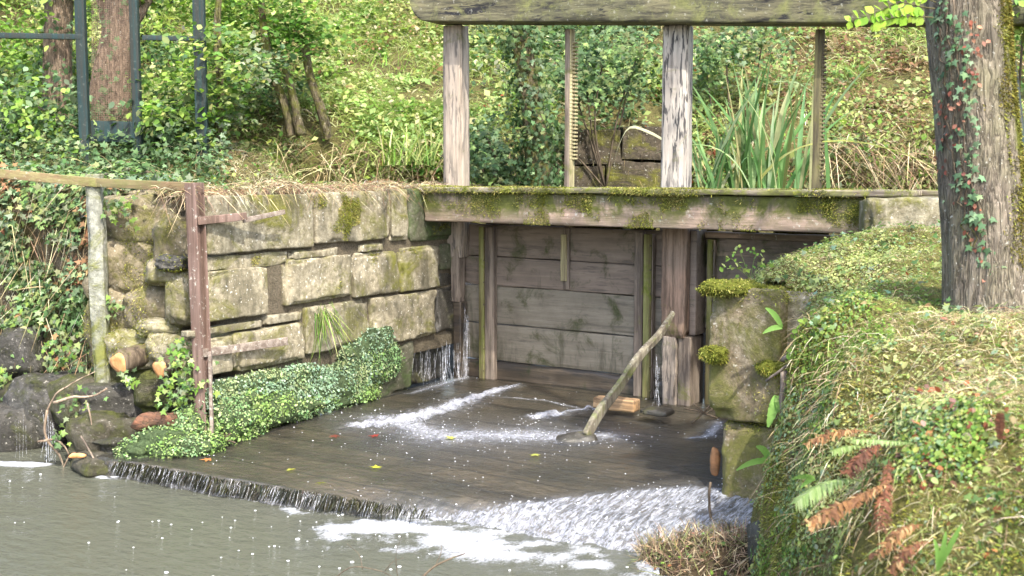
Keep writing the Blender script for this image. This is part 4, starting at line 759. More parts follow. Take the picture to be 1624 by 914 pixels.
# ivy hanging over the left earth wall: part of that wall's dress, uncountable
def ivywall():
    V, Fq = ivface; v, d = B(), B()
    P, N = sample(V, Fq, 7500, lambda c, n: (n[:, 1] < -.2) * (c[:, 0] > -4.6) * (c[:, 2] > .1) * (1.1 * (c[:, 2] > .55) + .45) * np.clip(fbm(c, 2.6, 3, 5) * 3 + 1.0 + (c[:, 2] > 1.1) * .6, .02, 1)); v.add(*leaves(P + N * rng.uniform(.01, .09, (len(P), 1)), N, rng.uniform(.03, .06, len(P)), T_IVY, pal(len(P), IVY_M + IVY_D[:3] + [(.22, .30, .16), (.3, .16, .08)], [1, 2, 2, 1, 1.5, 1, 1, 1, 2, .05], .25, P, 3), .45, droop=.9, updir=.5))
    P, N = sample(V, Fq, 1300, lambda c, n: (n[:, 1] < -.2) * (c[:, 0] > -4.6)); d.add(*blades(P + N * .03, rng.uniform(.12, .45, len(P)), rng.uniform(.003, .006, len(P)), pal(len(P), DRY + [(.15, .1, .06)], None, .3), .5, .3, dirv=(.1, -.25, -1)))
    # small ivy sprays over the rubble and at the log ends
    for x, y, dd, r, n in ((180, 330, 7.3, 26, 70), (175, 480, 7.3, 18, 35), (290, 570, 6.9, 28, 70), (292, 610, 6.85, 30, 80), (205, 600, 6.95, 14, 22), (92, 700, 6.8, 14, 14), (270, 630, 6.85, 22, 40), (75, 500, 7.8, 60, 120), (105, 560, 7.5, 30, 60), (8, 600, 7.6, 25, 60), (120, 640, 7.0, 30, 24)):
        c = at(x, y, dd); P = c + rng.normal(0, 1, (n, 3)) * np.array([r, r * .5, r]) * dd / F_ * .6; v.add(*leaves(P, (0, -1, .5), rng.uniform(.025, .05, n), T_IVY, pal(n, IVY_M + GRN_B[:2], None, .25), .5, droop=.8))
    tag(v.mk('hanging_ivy', GLOSS), kind='stuff'); tag(d.mk('hanging_stems', DULL), kind='stuff')
ivywall()

# moss: beam edge, pier, wall, rubble
def moss():
    g = B()
    def tuft(P, N, L=(.006, .014)): n = len(P); g.add(*blades(P - N * .002, rng.uniform(*L, n), rng.uniform(.003, .005, n), pal(n, MOSS, None, .28, P, 9), .7, .4, dirv=N))
    def on(name_filter, n, wt, L=(.006, .014)):
        Vs, Fs, k = [], [], 0
        for o in name_filter:
            me = o.data; V = np.empty(len(me.vertices) * 3); me.vertices.foreach_get('co', V); V = V.reshape(-1, 3) + wloc(o); Fq = np.array([p.vertices[:] for p in me.polygons if len(p.vertices) == 4]); Vs.append(V); Fs.append(Fq + k); k += len(V)
        P, N = sample(np.concatenate(Vs), np.concatenate(Fs), n, wt); tuft(P, N, L)
    ch = lambda o, *nm: [c for c in o.children if c.name.split('.')[0] in nm]
    on(ch(fb, 'top_plank'), 11000, lambda c, n: ((n[:, 1] < -.3) | (n[:, 2] > .5)) * np.clip(fbm(c, 4, 3, 3) * 3 + 1.1 - .55 * toab(c)[0] / 1.6, .06, 1) * (toab(c)[1] < -.45), (.006, .02))
    on(ch(fb, 'beam'), 15000, lambda c, n: (n @ W < -.5) * np.clip(fbm(c * np.array([1, 1, 1.]), 5, 4, 13) * 5 - .3 + (c[:, 2] - 1.3) * 10, 0, 1) * sstep(toab(c)[0], .0, .9))
    on(ch(fb, 'beam'), 1500, lambda c, n: (n @ W < -.5) * np.clip(fbm(c, 6, 4, 13) * 4 - .5, 0, 1) * sstep((c[:, 2] - 1.33), 0, .06), (.01, .03))
    on(ch(wall, 'stone_block'), 9000, lambda c, n: (n @ G > .2) * (c[:, 2] > .5) * np.clip(fbm(c, 3, 4, 23) * 5 - 1.6 + sstep(c[:, 2], 1.3, 1.45) * .9, 0, 1))
    on(ch(wingw, 'rubble_stone'), 16000, lambda c, n: (n[:, 1] < .2) * (c[:, 2] > .35) * np.clip(fbm(c, 3, 4, 33) * 5 - .4, 0, 1), (.007, .018))
    on(ch(pier, 'stone_block'), 9000, lambda c, n: np.clip(fbm(c, 4, 4, 43) * 4 - 1.3, 0, .5) + 2.5 * (n[:, 2] > .4) + 1.5 * (np.abs(c[:, 2] - .98) < .03), (.008, .02))
    # cushions on the pier
    for x, y, rx, rz, dd in ((1160, 455, 34, 12, 5.8), (1135, 562, 15, 12, 5.82), (1205, 466, 22, 10, 5.85), (1260, 470, 34, 11, 5.9), (1232, 584, 18, 14, 5.7), (1190, 458, 20, 9, 5.85)):
        c = at(x, y, dd); s = dd / F_; V, Fq = rock(c + np.array([0, .02, -.004]), (rx * s * 1.15, .04, rz * s * .8), int(x), .45, .9, .9, .25); P, N = sample(V, Fq, 1500); g.add(V, Fq, (.10, .11, .02)); tuft(P, N, (.008, .018))
    # bright moss slope at lower right of the bank
    def mz(c, n): x, y, _ = proj(c); return np.clip(fbm(c, 3.5, 3, 63) * 4 + .25, .02, 1) * (.35 * (n[:, 2] < .75) + .3 * sstep(x, 1450, 1550) * (y > 650) + .03) * (x > 1120) * (1 + 2.5 * (n[:, 2] < .6)) * (c[:, 1] > 2.2) * (c[:, 1] < 5.6)
    P, N = sample(bV, bF, 95000, mz); n = len(P); g.add(*blades(P - N * .002, rng.uniform(.008, .02, n), rng.uniform(.003, .005, n), pal(n, MOSS, None, .28, P, 7), .7, .4, dirv=N))
    tag(g.mk('moss_cushions', MOSSM), kind='stuff')
moss()

# creeping leafy cushions below the wall and by the rusty post
def cushions():
    cu, cd = B(), B()
    base = m_soil('cushion_soil', [(.07, .11, .045), (.12, .16, .08)])
    items = [(275, 708, 52, 22, 6.75, 0), (215, 722, 26, 12, 6.72, 0), (300, 680, 30, 24, 6.85, 0), (372, 655, 34, 36, 6.98, 0), (420, 650, 40, 28, 7.1, 0), (395, 622, 52, 24, 7.15, 1), (470, 614, 48, 27, 7.35, 1), (520, 618, 50, 30, 7.5, 1), (565, 592, 36, 26, 7.7, 1), (592, 550, 22, 26, 8.0, 1), (545, 625, 40, 22, 7.65, 0), (600, 575, 26, 26, 7.95, 0), (350, 625, 20, 18, 7.05, 1), (470, 650, 30, 16, 7.3, 0), (556, 562, 14, 12, 7.95, 1), (570, 625, 22, 16, 7.8, 0), (608, 532, 10, 12, 8.1, 1)]
    for k, (x, y, rx, ry, dd, t) in enumerate(items):
        s = dd / F_
        if x > 335:
            b0_, z0_ = on_a(x, y, 0); b1_, _ = on_a(x + rx, y, 0); b2_, _ = on_a(x - rx, y, 0); V, Fq = rock((0, 0, 0), ((b1_ - b2_) / 2, .04 + .05 * (y > 635), ry * s * .92), 200 + k, .45, .9, 1.1, .28); V = ab(.0, b0_, z0_) + V[:, :1] * W + V[:, 1:2] * G + V[:, 2:] * UP; Fq = Fq[:, ::-1]
        else: V, Fq = rock(at(x, y, dd) + np.array([0, .09, 0]), (rx * s, .11, ry * s), 200 + k, .45, .9, 1.1, .28)
        cd.add(V, Fq, (.03, .045, .015)); n = int(rx * ry * 2.6); P, N = sample(V, Fq, n, lambda c, nn: (nn[:, 1] < .45) * np.clip(fbm(c, 7, 3, 61) * 4 + 1.5, .05, 1))
        cs = [(.34, .47, .33), (.27, .40, .27), (.42, .55, .40), (.19, .29, .18), (.38, .45, .24)] if t else [(.28, .42, .13), (.36, .49, .19), (.18, .28, .09), (.42, .50, .27), (.26, .42, .2)]
        cu.add(*leaves(P + N * rng.uniform(-.01, .025, (n, 1)), N, np.clip(rng.lognormal(-4.3, .35, n), .006, .035), T_DIA, pal(n, cs, None, .2, P, 6), .5, updir=.3))
    tag(cd.mk('cushion_base', base), kind='stuff'); tag(cu.mk('creeping_leaf_cushions', LEAF), kind='stuff')
cushions()

# right bank cover
def bankcov():
    g, l, d, ro = B(), B(), B(), B()
    def vis(c): x, y, _ = proj(c); return x, y, (x > 1100) * (x < 1720) * (c[:, 1] > 2.0) * (y < 1000)
    def W_(fn): return lambda c, n: (lambda x, y, v_: v_ * fn(c, n, x, y) / np.maximum(c[:, 1], 2) ** 1.0)(*vis(c))
    drym = lambda c: np.clip(fbm(c, 1.8, 3, 91) * 2.5 + .5, 0, 1)
    P, N = sample(bV, bF, 46000, W_(lambda c, n, x, y: (n[:, 2] > .55) * (.25 + drym(c)) * (1 - .6 * ((x > 1430) & (y > 690))))); n = len(P); dr = drym(P) > rng.random(n) * 1.5 + .15; zt = (proj(P)[1] > 500) & (proj(P)[1] < 640); dr |= zt & (rng.random(n) < .6)
    cg = pal(n, GRN_Y + GRN_B[:3] + [(.40, .42, .16), (.26, .36, .09)], None, .16, P, 2.0); cd_ = pal(n, DRY + [(.55, .50, .30)], None, .22); g.add(*blades(P, rng.uniform(.015, .05, n), rng.uniform(.0018, .0035, n), np.where(dr[:, None], cd_, cg), .8, 1.1))
    P, N = sample(bV, bF, 2600, W_(lambda c, n, x, y: (n[:, 2] > .3) * ((y > 500) & (y < 640)) + .12)); n = len(P); d.add(*blades(P + N * .01, rng.uniform(.05, .14, n), rng.uniform(.0012, .0022, n), pal(n, DRY + [(.55, .46, .28)], None, .22), 1.3, 1.4))
    # straw hanging over the steep edge
    P, N = sample(bV, bF, 900, W_(lambda c, n, x, y: (n[:, 2] < .72) * (n[:, 2] > .2) * (c[:, 2] > .5) * ((x > 1220) & (x < 1500)))); n = len(P); d.add(*blades(P + N * .01, rng.uniform(.03, .10, n), rng.uniform(.0015, .003, n), pal(n, DRY + GRN_Y[:1], None, .22), .35, 1.2, dirv=(-.5, -.6, .2)))
    P, N = sample(bV, bF, 600, W_(lambda c, n, x, y: 1.0 * (n[:, 2] < .5) * (c[:, 2] > .0))); n = len(P); ro.add(*blades(P + N * .005, rng.uniform(.03, .08, n), rng.uniform(.0015, .004, n), pal(n, [(.16, .11, .07), (.24, .18, .11), (.1, .07, .05)], None, .25), .6, .9, dirv=(-.3, -.4, -.8)))
    # ground leaves: dense at the lower right and toward the pier, sparse in the straw
    lf = lambda c, n, x, y: (n[:, 2] > .12) * (.22 + 2.2 * ((x > 1430) & (y > 640)) + .25 * (n[:, 2] < .7) + .9 * ((x < 1420) & (y < 560)) + .7 * ((x < 1330) & (y > 560))) * np.clip(fbm(c, 3.2, 3, 95) * 3.6 + .5, .03, 1)
    P, N = sample(bV, bF, 30000, W_(lf)); n = len(P); l.add(*leaves(P + N * rng.uniform(.003, .028, (n, 1)), N, np.clip(rng.lognormal(-4.45, .38, n), .005, .032), T_OVAL, pal(n, GRN_B + [(.16, .26, .12), (.24, .32, .20)] + GRN_Y[:2], [1.5, 2, 2, 1.5, 1, 1.5, 1, 1, 1], .15, P, 2.2), .3))
    P, N = sample(bV, bF, 1100, W_(lambda c, n, x, y: (n[:, 2] > .35) * (.1 + 1.6 * ((x < 1330) & (y > 430)) * (y < 640) + .5 * (y < 470) + .8 * ((x > 1500) & (y < 520))))); n = len(P); l.add(*leaves(P + N * rng.uniform(.01, .05, (n, 1)), N, rng.uniform(.022, .04, n), T_IVY, pal(n, IVY_M + [(.2, .28, .2)], None, .22), .4))
    P, N = sample(bV, bF, 300, W_(lambda c, n, x, y: (n[:, 2] > .4) + 0.)); n = len(P); l.add(*leaves(P + N * .012, N, rng.uniform(.014, .034, n), T_OVAL, pal(n, RED + DRY, None, .25), .4))
    # red brown dead leaves round the ferns
    for x, y, r, k in ((1440, 690, 50, 110), (1520, 660, 50, 80), (1470, 740, 45, 80), (1560, 690, 30, 30)):
        cc_ = rng.normal(0, 1, (k, 2)) * r * .6; P = np.array([bank_at(x + a_, y + b__) for a_, b__ in cc_]); l.add(*leaves(P + UP * rng.uniform(.0, .03, (k, 1)), (-.3, -.5, .8), rng.uniform(.012, .028, k), T_OVAL, pal(k, RED + [(.2, .12, .1)], None, .3), .7))
    tag(g.mk('bank_grass', LEAF), kind='stuff'); tag(l.mk('bank_herbs', LEAF), kind='stuff'); tag(d.mk('bank_straw', DULL), kind='stuff'); tag(ro.mk('bank_roots', DULL), kind='stuff')
_bx, _by, _bd = proj(bV)
def bank_at(px, py):
    k = (np.abs(_bx - px) < 22) & (np.abs(_by - py) < 22)
    if not k.any(): return at(px, py, 4.)
    i = np.where(k)[0]; sc_ = np.hypot(_bx[i] - px, _by[i] - py) / 8 + _bd[i] * 3; return bV[i[np.argmin(sc_)]].copy()
bankcov()

# ferns on the bank
def fern(name, lab, cat, base, d0, L, w_, cs, n=22, droop=.5, curl=0., pw=.28, grp=None):
    n = int(n * 1.8); pw = pw * .6; w_ = w_ * .95
    """one frond: rachis + pinnae"""
    d0 = np.array(d0, float); d0 /= np.linalg.norm(d0); t = np.linspace(0, 1, 14)[:, None]; pts = base + d0 * L * t - UP * droop * L * t ** 2 + np.cross(d0, UP) * curl * L * t ** 2
    b_ = B(); V, Fq = tube(pts, np.linspace(.0022, .0007, 14) * (L / .2) ** .5, 5, False); b_.add(V, Fq, np.array(cs[0]) * .7); S0 = np.cross(d0, UP); S0 /= np.linalg.norm(S0)
    for k in range(n):
        q = .12 + .87 * k / n; p = np.array([np.interp(q, t[:, 0], pts[:, i]) for i in range(3)]); T = np.array([np.interp(min(q + .02, 1), t[:, 0], pts[:, i]) for i in range(3)]) - p; T /= np.linalg.norm(T) + 1e-9
        ln = w_ * math.sin(math.pi * min(1, (.10 + .9 * (1 - q)) ** .75)) ** .8 + .004
        for s in (-1, 1):
            S = S0 * s + T * .45 + rng.normal(0, .08, 3) - UP * .12; S /= np.linalg.norm(S); pp = p + S * ln * np.linspace(0, 1, 4)[:, None] - UP * (ln * .25 * np.linspace(0, 1, 4)[:, None] ** 2)
            if curl: pp += rng.normal(0, ln * .13, (4, 3)) * np.array([[0], [1], [1], [1]])
            V, Fq = ribbon(pp, np.array([.7, 1, .8, .15]) * ln * pw, np.cross(np.cross(S, T), S), .1); b_.add(V, Fq, np.clip(np.array(cs[rng.integers(len(cs))]) * rng.uniform(.8, 1.2), 0, 1))
    return tag(b_.mk(name, LEAF), lab, cat, grp)
FG = [(.28, .38, .14), (.22, .32, .11), (.34, .42, .2)]; FB = [(.34, .18, .08), (.27, .14, .07), (.46, .30, .15), (.22, .11, .06)]; FR = [(.18, .075, .045), (.24, .10, .06), (.14, .065, .045)]
def fa(px, py, lift=.03): p = bank_at(px, py); return p + np.array([-.02, -.03, lift])
fern('fern_frond', 'pale green toothed fern frond arching left over the mossy bank edge', 'fern', fa(1368, 770), (-1, -.25, .35), .235, .055, FG, droop=.55)
fern('fern_frond', 'small grey green fern frond half hidden between brown bracken', 'fern', fa(1448, 712), (-1, -.1, .2), .19, .03, FG, 18, droop=.1)
fern('fern_frond', 'light green fern frond lying just above the largest brown frond', 'fern', fa(1375, 720), (-1, -.3, .25), .13, .035, FG, 14, droop=.3)
fern('dead_frond', 'upper curled tan bracken frond pointing left at the bank crest', 'dead fern', fa(1390, 700), (-1, -.15, .35), .25, .035, FB, 26, droop=.45, curl=.08, pw=.4)
fern('dead_frond', 'thick rusty orange bracken frond hanging down across the mossy face', 'dead fern', fa(1420, 770), (-1, -.2, -.35), .27, .045, FB, 28, droop=.1, curl=.06, pw=.45)
fern('dead_frond', 'dark red dead frond curling above the orange one', 'dead fern', fa(1405, 715), (-.7, -.5, .1), .15, .035, FR, 18, droop=.6, curl=.1, pw=.45)
fern('dead_frond', 'dark red dead frond hanging straight down under the ferns', 'dead fern', fa(1418, 745), (-.2, -.5, -.3), .16, .025, FR, 18, droop=.6, curl=.05, pw=.45)
fern('dead_frond', 'curled brown frond near the lower edge of the picture', 'dead fern', fa(1470, 840), (-1, -.3, .3), .14, .03, FB, 20, droop=.8, curl=.05, pw=.45)
fern('dead_frond', 'lowest curled reddish frond at the bottom picture edge', 'dead fern', fa(1480, 880), (-.9, -.3, .35), .13, .028, FB + FR, 20, droop=.9, curl=.05, pw=.45)
fern('dead_frond', 'upright dark brown dead frond standing in the grass at the right', 'dead fern', fa(1593, 690, .0), (-.05, -.05, 1), .085, .012, FR, 16, droop=.0, curl=.0, pw=.7)
fern('fern_frond', 'small bright green fern frond in the grass near the right edge', 'fern', fa(1570, 640, .0), (.5, -.3, .6), .10, .016, GRN_B[1:3], 16, droop=.2)
# hart's tongue ferns
def tongue(lab, base, strands):
    b_ = B()
    for (dx, dz, L, wd) in strands:
        t = np.linspace(0, 1, 14)[:, None]; e = base + np.array([dx, -.05, dz]) * 1.0; mid_ = (base + e) / 2 + UP * .25 * L + np.array([0, -.02, 0]); pts = (1 - t) ** 2 * base + 2 * t * (1 - t) * mid_ + t ** 2 * e
        V, Fq = ribbon(pts, wd * np.sin(np.pi * np.linspace(.06, .97, 14) ** .8) ** .6 * (1 + .12 * np.sin(np.linspace(0, 40, 14))), np.cross((e - base) / np.linalg.norm(e - base), (0, -1, .3)), .1); b_.add(V, Fq, np.array((.20, .36, .09)) * rng.uniform(.8, 1.25))
    tag(b_.mk('strap_fern', LEAF), lab, 'fern')
tongue('strap leaved fern with three broad leaves growing low from the pier foot', at(1222, 732, 5.55), [(-.17, -.03, .17, .028), (-.08, .085, .15, .04), (.07, .02, .1, .02), (-.06, .02, .1, .03)])
tongue('single hanging strap fern leaf on the lower pier block', at(1232, 628, 5.6), [(-.05, -.14, .08, .045), (.0, -.07, .05, .03)])
tongue('strap fern leaf jutting left from the bank edge over the pier', at(1240, 520, 5.6), [(-.10, -.02, .1, .026), (-.09, .10, .12, .032)])
tongue('tall narrow strap fern growing at the bottom right corner', fa(1490, 900, .0), [(.0, .12, .1, .018), (.04, .14, .1, .018), (-.03, .10, .1, .016)])
tongue('small strap fern leaves low on the mossy bank face', fa(1290, 775), [(-.06, -.02, .08, .02), (-.09, .01, .08, .018)])

# seedling on the pier and small twiggy plants
b_ = B()
for k, (dx, dz) in enumerate([(-.10, .10), (-.06, .14), (.02, .12), (-.12, .05), (.07, .08), (-.03, .05)]):
    p0 = at(1190, 442, 5.95); e = p0 + np.array([dx, -.02, dz]); V, Fq = tube(smoothpath([p0, (p0 + e) / 2 + np.array([dx * .2, 0, .03]), e], 8), .0018, 4, False); b_.add(V, Fq, (.2, .25, .1)); P = e + rng.normal(0, .02, (7, 3)); b_.add(*leaves(P, (0, -.6, .8), rng.uniform(.018, .032, 7), T_OVAL, pal(7, GRN_B, None, .2), .5))
V, Fq = tube([at(1190, 470, 5.95), at(1190, 440, 5.95)], .006, 6); b_.add(V, Fq, (.25, .22, .12))
tag(b_.mk('seedling', LEAF), 'spindly light green seedling growing on top of the stone pier', 'plant')
b_ = B(); tw = [at(1240, 570, 5.3), at(1275, 560, 5.1), at(1288, 600, 5.0), at(1262, 640, 5.05)]; V, Fq = tube(smoothpath(tw, 14), [.012 - .0006 * k for k in range(14)], 7, wob=.01); b_.add(V, Fq); V, Fq = tube(smoothpath([at(1215, 605, 5.3), at(1255, 578, 5.2), at(1285, 568, 5.1)], 10), .006, 6, wob=.01); b_.add(V, Fq); V, Fq = tube(smoothpath([at(1243, 590, 5.25), at(1240, 640, 5.2), at(1250, 690, 5.2)], 10), .014, 6, wob=.02); b_.add(V, Fq)
tag(b_.mk('exposed_root', WD_BAT), 'gnarled exposed root looping out of the bank beside the pier', 'root')
V, Fq = rock(at(1255, 790, 5.1), (.09, .12, .11), 91, .3, .7, 1, .08); tag(mk('rock', V, Fq, ST_D2), 'dark mossy stone in the bank foot below the pier', 'rock')
V, Fq = rock(at(1236, 860, 5.0), (.12, .1, .09), 92, .3, .6, 1, .08); tag(mk('rock', V, Fq, ST_D), 'black wet jagged stone at the bank foot beside the twig heap', 'rock')
V, Fq = rock(bank_at(1540, 572) + UP * .0, (.035, .03, .012), 93, .2, .6, .7, .05); tag(mk('rock', V, Fq, ST_A), 'small pale flat stone in the dry grass before the tree', 'rock')
V, Fq = rock(bank_at(1548, 692) + UP * .005, (.02, .02, .012), 94, .2, .6, .7, .05); tag(mk('rock', V, Fq, ST_A), 'tiny pale pebble among brown leaves at the right', 'rock')

for k, (x, y, r_, m_, lab) in enumerate([]):
    V, Fq = rock(bank_at(x, y), (r_ * 1.3, r_, r_), 110 + k, .25, .65, 1, .08, rot=k); tag(mk('rock', V, Fq, m_), lab, 'rock')
# debris heap at the foot of the pier
def heap():
    b_ = B(); c = np.array([.93, 5.18, -.17]); V, Fq = rock(c, (.30, .22, .10), 95, .3, .9, 1, .1); b_.add(V, Fq, (.05, .035, .022)); P, N = sample(V, Fq, 3600, lambda c_, n_: (n_[:, 2] > -.1) + 0.)
    b_.add(*blades(P, rng.uniform(.03, .12, len(P)), rng.uniform(.002, .005, len(P)), pal(len(P), [(.22, .15, .10), (.32, .23, .15), (.14, .10, .07), (.40, .32, .22), (.18, .19, .08)], None, .3), 1.4, .3, dirv=N)); b_.add(*leaves(P[:220] + N[:220] * .02, N[:220], rng.uniform(.014, .03, 220), T_OVAL, pal(220, RED[1:3] + DRY[2:4] + GRN_B[:2] + IVY_M[:2], None, .3), .5))
    tag(b_.mk('twig_heap', DULL), 'heap of brown twigs and dead leaves washed against the pier foot', 'debris')
heap()
V, Fq = tube(smoothpath([at(1128, 822, 5.45), at(1124, 780, 5.5), at(1127, 765, 5.5)], 8), .007, 6, wob=.006); tag(mk('stick', V, Fq, BARK_D), 'short upright broken stick standing in the twig heap before the pier', 'stick')
b_ = B()
for a0_, a1_, a2_ in (((1100, 640), (1120, 655), (1140, 640)), ((1098, 672), (1118, 652), (1138, 632)), ((1085, 648), (1115, 655), (1140, 665))):
    dd = 5.6 if a0_[1] > 700 else 7.4; V, Fq = tube(smoothpath([at(*a0_, dd), at(*a1_, dd), at(*a2_, dd)], 8), .006, 6, wob=.006); b_.add(V, Fq)
tag(b_.mk('caught_twigs', BARK_D), 'few bare twigs caught in the corner between gate and pier', 'twigs')
# bare twig at the bottom edge
b_ = B()
def twig(p, r=.004): V, Fq = tube(smoothpath([at(x, y, 4.7) for x, y in p], 14), np.linspace(r, r * .4, 14), 6, wob=.004); b_.add(V, Fq)
twig([(660, 925), (690, 898), (712, 888), (738, 878)], .006); twig([(520, 925), (560, 900), (600, 905), (640, 925)], .003); twig([(632, 925), (628, 880), (636, 850)], .002); twig([(690, 898), (700, 870), (695, 850)], .002); twig([(575, 903), (570, 880), (550, 862)], .002); twig([(610, 906), (625, 890), (640, 884)], .002)
tag(b_.mk('bare_twig', BARK_D), 'bare forked twig sticking up from the pond at the bottom picture edge', 'twig')
# twigs and stems at the left falls
b_ = B()
for p, dd, r in (([(75, 650), (72, 690), (100, 740), (92, 760)], 6.9, .009), ([(85, 640), (110, 632), (155, 625), (170, 615)], 6.95, .010), ([(75, 655), (90, 625), (150, 590)], 7.0, .006), ([(60, 700), (90, 700), (108, 720), (96, 755)], 6.85, .007), ([(140, 640), (145, 680), (138, 710)], 6.9, .005)):
    V, Fq = tube(smoothpath([at(x, y, dd) for x, y in p], 14), np.linspace(r, r * .5, 14), 7, wob=.012, seed=int(r * 9999)); b_.add(V, Fq)
_v, _f = tube(smoothpath([at(155, 740, 6.7), at(140, 712, 6.72), at(128, 692, 6.74)], 10), .006, 6, wob=.004); tag(mk('stick', _v, _f, WD_BAT), 'pale bare stick leaning on the mossy boulder by the weir lip', 'stick')
tag(b_.mk('driftwood', m_wood('bleached_driftwood', (.34, .27, .20), (.26, .20, .14), (.1, .07, .05), 'z', black=.1)), 'tangle of bleached sticks hanging over the little trickle at left', 'driftwood')
b_ = B(); V, Fq = rock(at(343, 696, 6.95), (.05, .05, .02), 96, .4, .8, .8, .1); b_.add(V, Fq)
for k in range(14): p = at(343 + rng.normal(0, 8), 694, 6.95); V, Fq = tube(smoothpath([p, p + np.array([rng.normal(0, .04), -.03, .03]), p + np.array([rng.normal(0, .08), -.05, -.02])], 7), .004, 5); b_.add(V, Fq)
tag(b_.mk('root_tangle', BARK_D), 'dark wet root tangle at the foot of the rusty post', 'roots')
# grass tuft hanging from the wall joint
b_ = B(); c = at(505, 492, 7.75) + G * .04; n = 60; P = c + rng.normal(0, .025, (n, 3)); b_.add(*blades(P, rng.uniform(.10, .24, n), rng.uniform(.004, .007, n), pal(n, GRN_B + [(.06, .12, .02)] * 2 + DRY[:1], None, .3), .25, 1.0, dirv=(.2, -.25, -.8))); tag(b_.mk('hanging_grass', LEAF), 'tuft of long grass drooping from a joint in the stone wall', 'grass tuft')

# fallen leaves on the apron
for k, (x, y, c, lab) in enumerate([(878, 0, 0, '')] * 0 + [(503, 765, (.50, .52, .05), 'yellow green star leaf left of centre on the apron'), (597, 742, (.48, .50, .06), 'bright yellow leaf on the apron below the foam streak'), (575, 773, (.45, .48, .05), 'yellow leaf lying near the weir lip'), (462, 745, (.42, .42, .08), 'small yellow leaf closest to the wall side of the apron'), (528, 780, (.55, .20, .10), 'reddish leaf beside the yellow one near the lip'), (335, 728, (.55, .22, .08), 'orange leaf under the thin water near the rusty post'), (600, 690, (.30, .05, .04), 'dark red leaf in the foam specks'), (535, 690, (.22, .07, .05), 'dull red leaf at the wall side of the apron'), (852, 720, (.40, .42, .10), 'pale yellow leaf in the specks below the branch foot'), (720, 695, (.45, .45, .1), 'washed out yellow leaf in the broad foam specks')]):
    p = atz(x, y, -.01); uu, q2 = uq(p[None]); p = atz(x, y, H_apron(uu, q2)[0] + .014); V, Fq, _ = leaves(p[None], (0, 0, 1), .065, T_MAPLE, c, .06); tag(mk('fallen_leaf', V, Fq, LEAF, None, np.broadcast_to(c, (len(V), 3))), lab, 'leaf', 'fallen leaves on the apron')

# reeds
def clump(name, lab, cat, px, y0, dep, n, L, wd, spread, cs, lean=.3, jit=.25, parent=None):
    b_ = B()
    for k in range(n):
        c = at(px + rng.normal(0, spread), y0, dep + rng.normal(0, .12)); l_ = rng.uniform(*L); az = rng.uniform(0, 2 * math.pi); h = np.array([math.cos(az), math.sin(az) * .7, 0]); le = abs(rng.normal(0, lean)) + .05; t = np.linspace(0, 1, 12)[:, None]; be = rng.choice([.25, .9], p=[.7, .3]) * le * 2
        pts = c + UP * l_ * (t - .55 * be * t ** 3) + h * l_ * (le * t + be * .8 * t ** 2.5); wv = rng.uniform(*wd) * np.array([.8, .95, 1, 1, 1, .95, .9, .8, .7, .5, .3, .04]); S = np.cross(h, UP) * .75 + np.array([.6, 0, 0]); S /= np.linalg.norm(S)
        V, Fq = ribbon(pts, wv, S, .18); b_.add(V, Fq, pal(1, cs, None, jit)[0])
    return tag(b_.mk(name, LEAF), lab, cat)
RD = [(.12, .23, .08), (.19, .32, .12), (.26, .38, .18), (.09, .17, .06), (.34, .42, .24), (.3, .3, .15)]
clump('reed_clump', 'tall clump of green reeds between the right gantry post and the dark rack', 'reeds', 1200, 320, 9.6, 62, (.7, 1.25), (.026, .052), 34, RD, .3)
clump('reed_clump', 'low arching reed leaves just right of the right gantry post', 'reeds', 1128, 315, 9.4, 22, (.4, .8), (.018, .03), 14, RD, .45)
clump('grass_clump', 'bright sword leaved grass tuft on the slope left of the left gantry post', 'grass tuft', 598, 158, 12.3, 46, (.25, .6), (.012, .022), 14, [(.22, .38, .07), (.3, .46, .1), (.16, .3, .05)], .45)
clump('grass_clump', 'bushy pale green weed at the foot of the slope left of the left gantry post', 'grass tuft', 655, 262, 10.6, 60, (.2, .5), (.01, .02), 26, GRN_B + GRN_Y, .4)
c0 = at(965, 285, 9.7); pts = smoothpath([at(972, 285, 9.7), at(980, 235, 9.7), at(1000, 202, 9.7), at(1030, 210, 9.7), at(1052, 222, 9.65)], 16); V, Fq = ribbon(pts, [.006] * 8 + [.012, .016, .02, .022, .024, .024, .022, .02], (0, .3, 1), .1); tag(mk('dry_reed', V, Fq, DULL, None, np.broadcast_to((.42, .42, .28), (len(V), 3))), 'single dry arching reed blade left of the right gantry post', 'reed')
# ================================================================== TREES
def bark_mat(name, a, b, moss, mc=(.11, .12, .02)):
    m = M(name, .9, .15); v = m.vec((1, 1, .22)); n1 = m.noise(v, 34, 6, .7, .6); n2 = m.noise(sc=5, det=6, ro=.7); vr = m.math('ABSOLUTE', m.math('SUBTRACT', m.noise(m.vec((1, 1, .16)), 42, 3, .55, .5), .5))
    c = m.mix(m.ramp(n1, [(.35, 1.), (.6, 0.)]), a, tuple(x * .35 for x in a)); c = m.mix(m.ramp(n2, [(.4, 0.), (.65, .8)]), c, b); c = m.mix(m.ramp(vr, [(.0, .75), (.045, 0.)]), c, (.05, .04, .03))
    c = m.mix(m.ramp(m.noise(sc=70, det=3), [(.64, 0.), (.7, .6)]), c, (.5, .5, .44)); mk_ = m.attr('moss', True)
    f = m.ramp(m.math('ADD', mk_, m.math('MULTIPLY', m.noise(sc=14, det=6, ro=.75), .8)), [(.85 - .2 * moss, 0.), (1.0 - .2 * moss, 1.)]); c = m.mix(f, c, m.mix(m.noise(sc=60, det=4), tuple(x * .4 for x in mc), tuple(x * 1.5 for x in mc)))
    return m.fin(c, m.bump(m.math('ADD', m.math('MULTIPLY', m.ramp(vr, [(0., 0.), (.12, 1.)]), .6), n1), .012, 1))
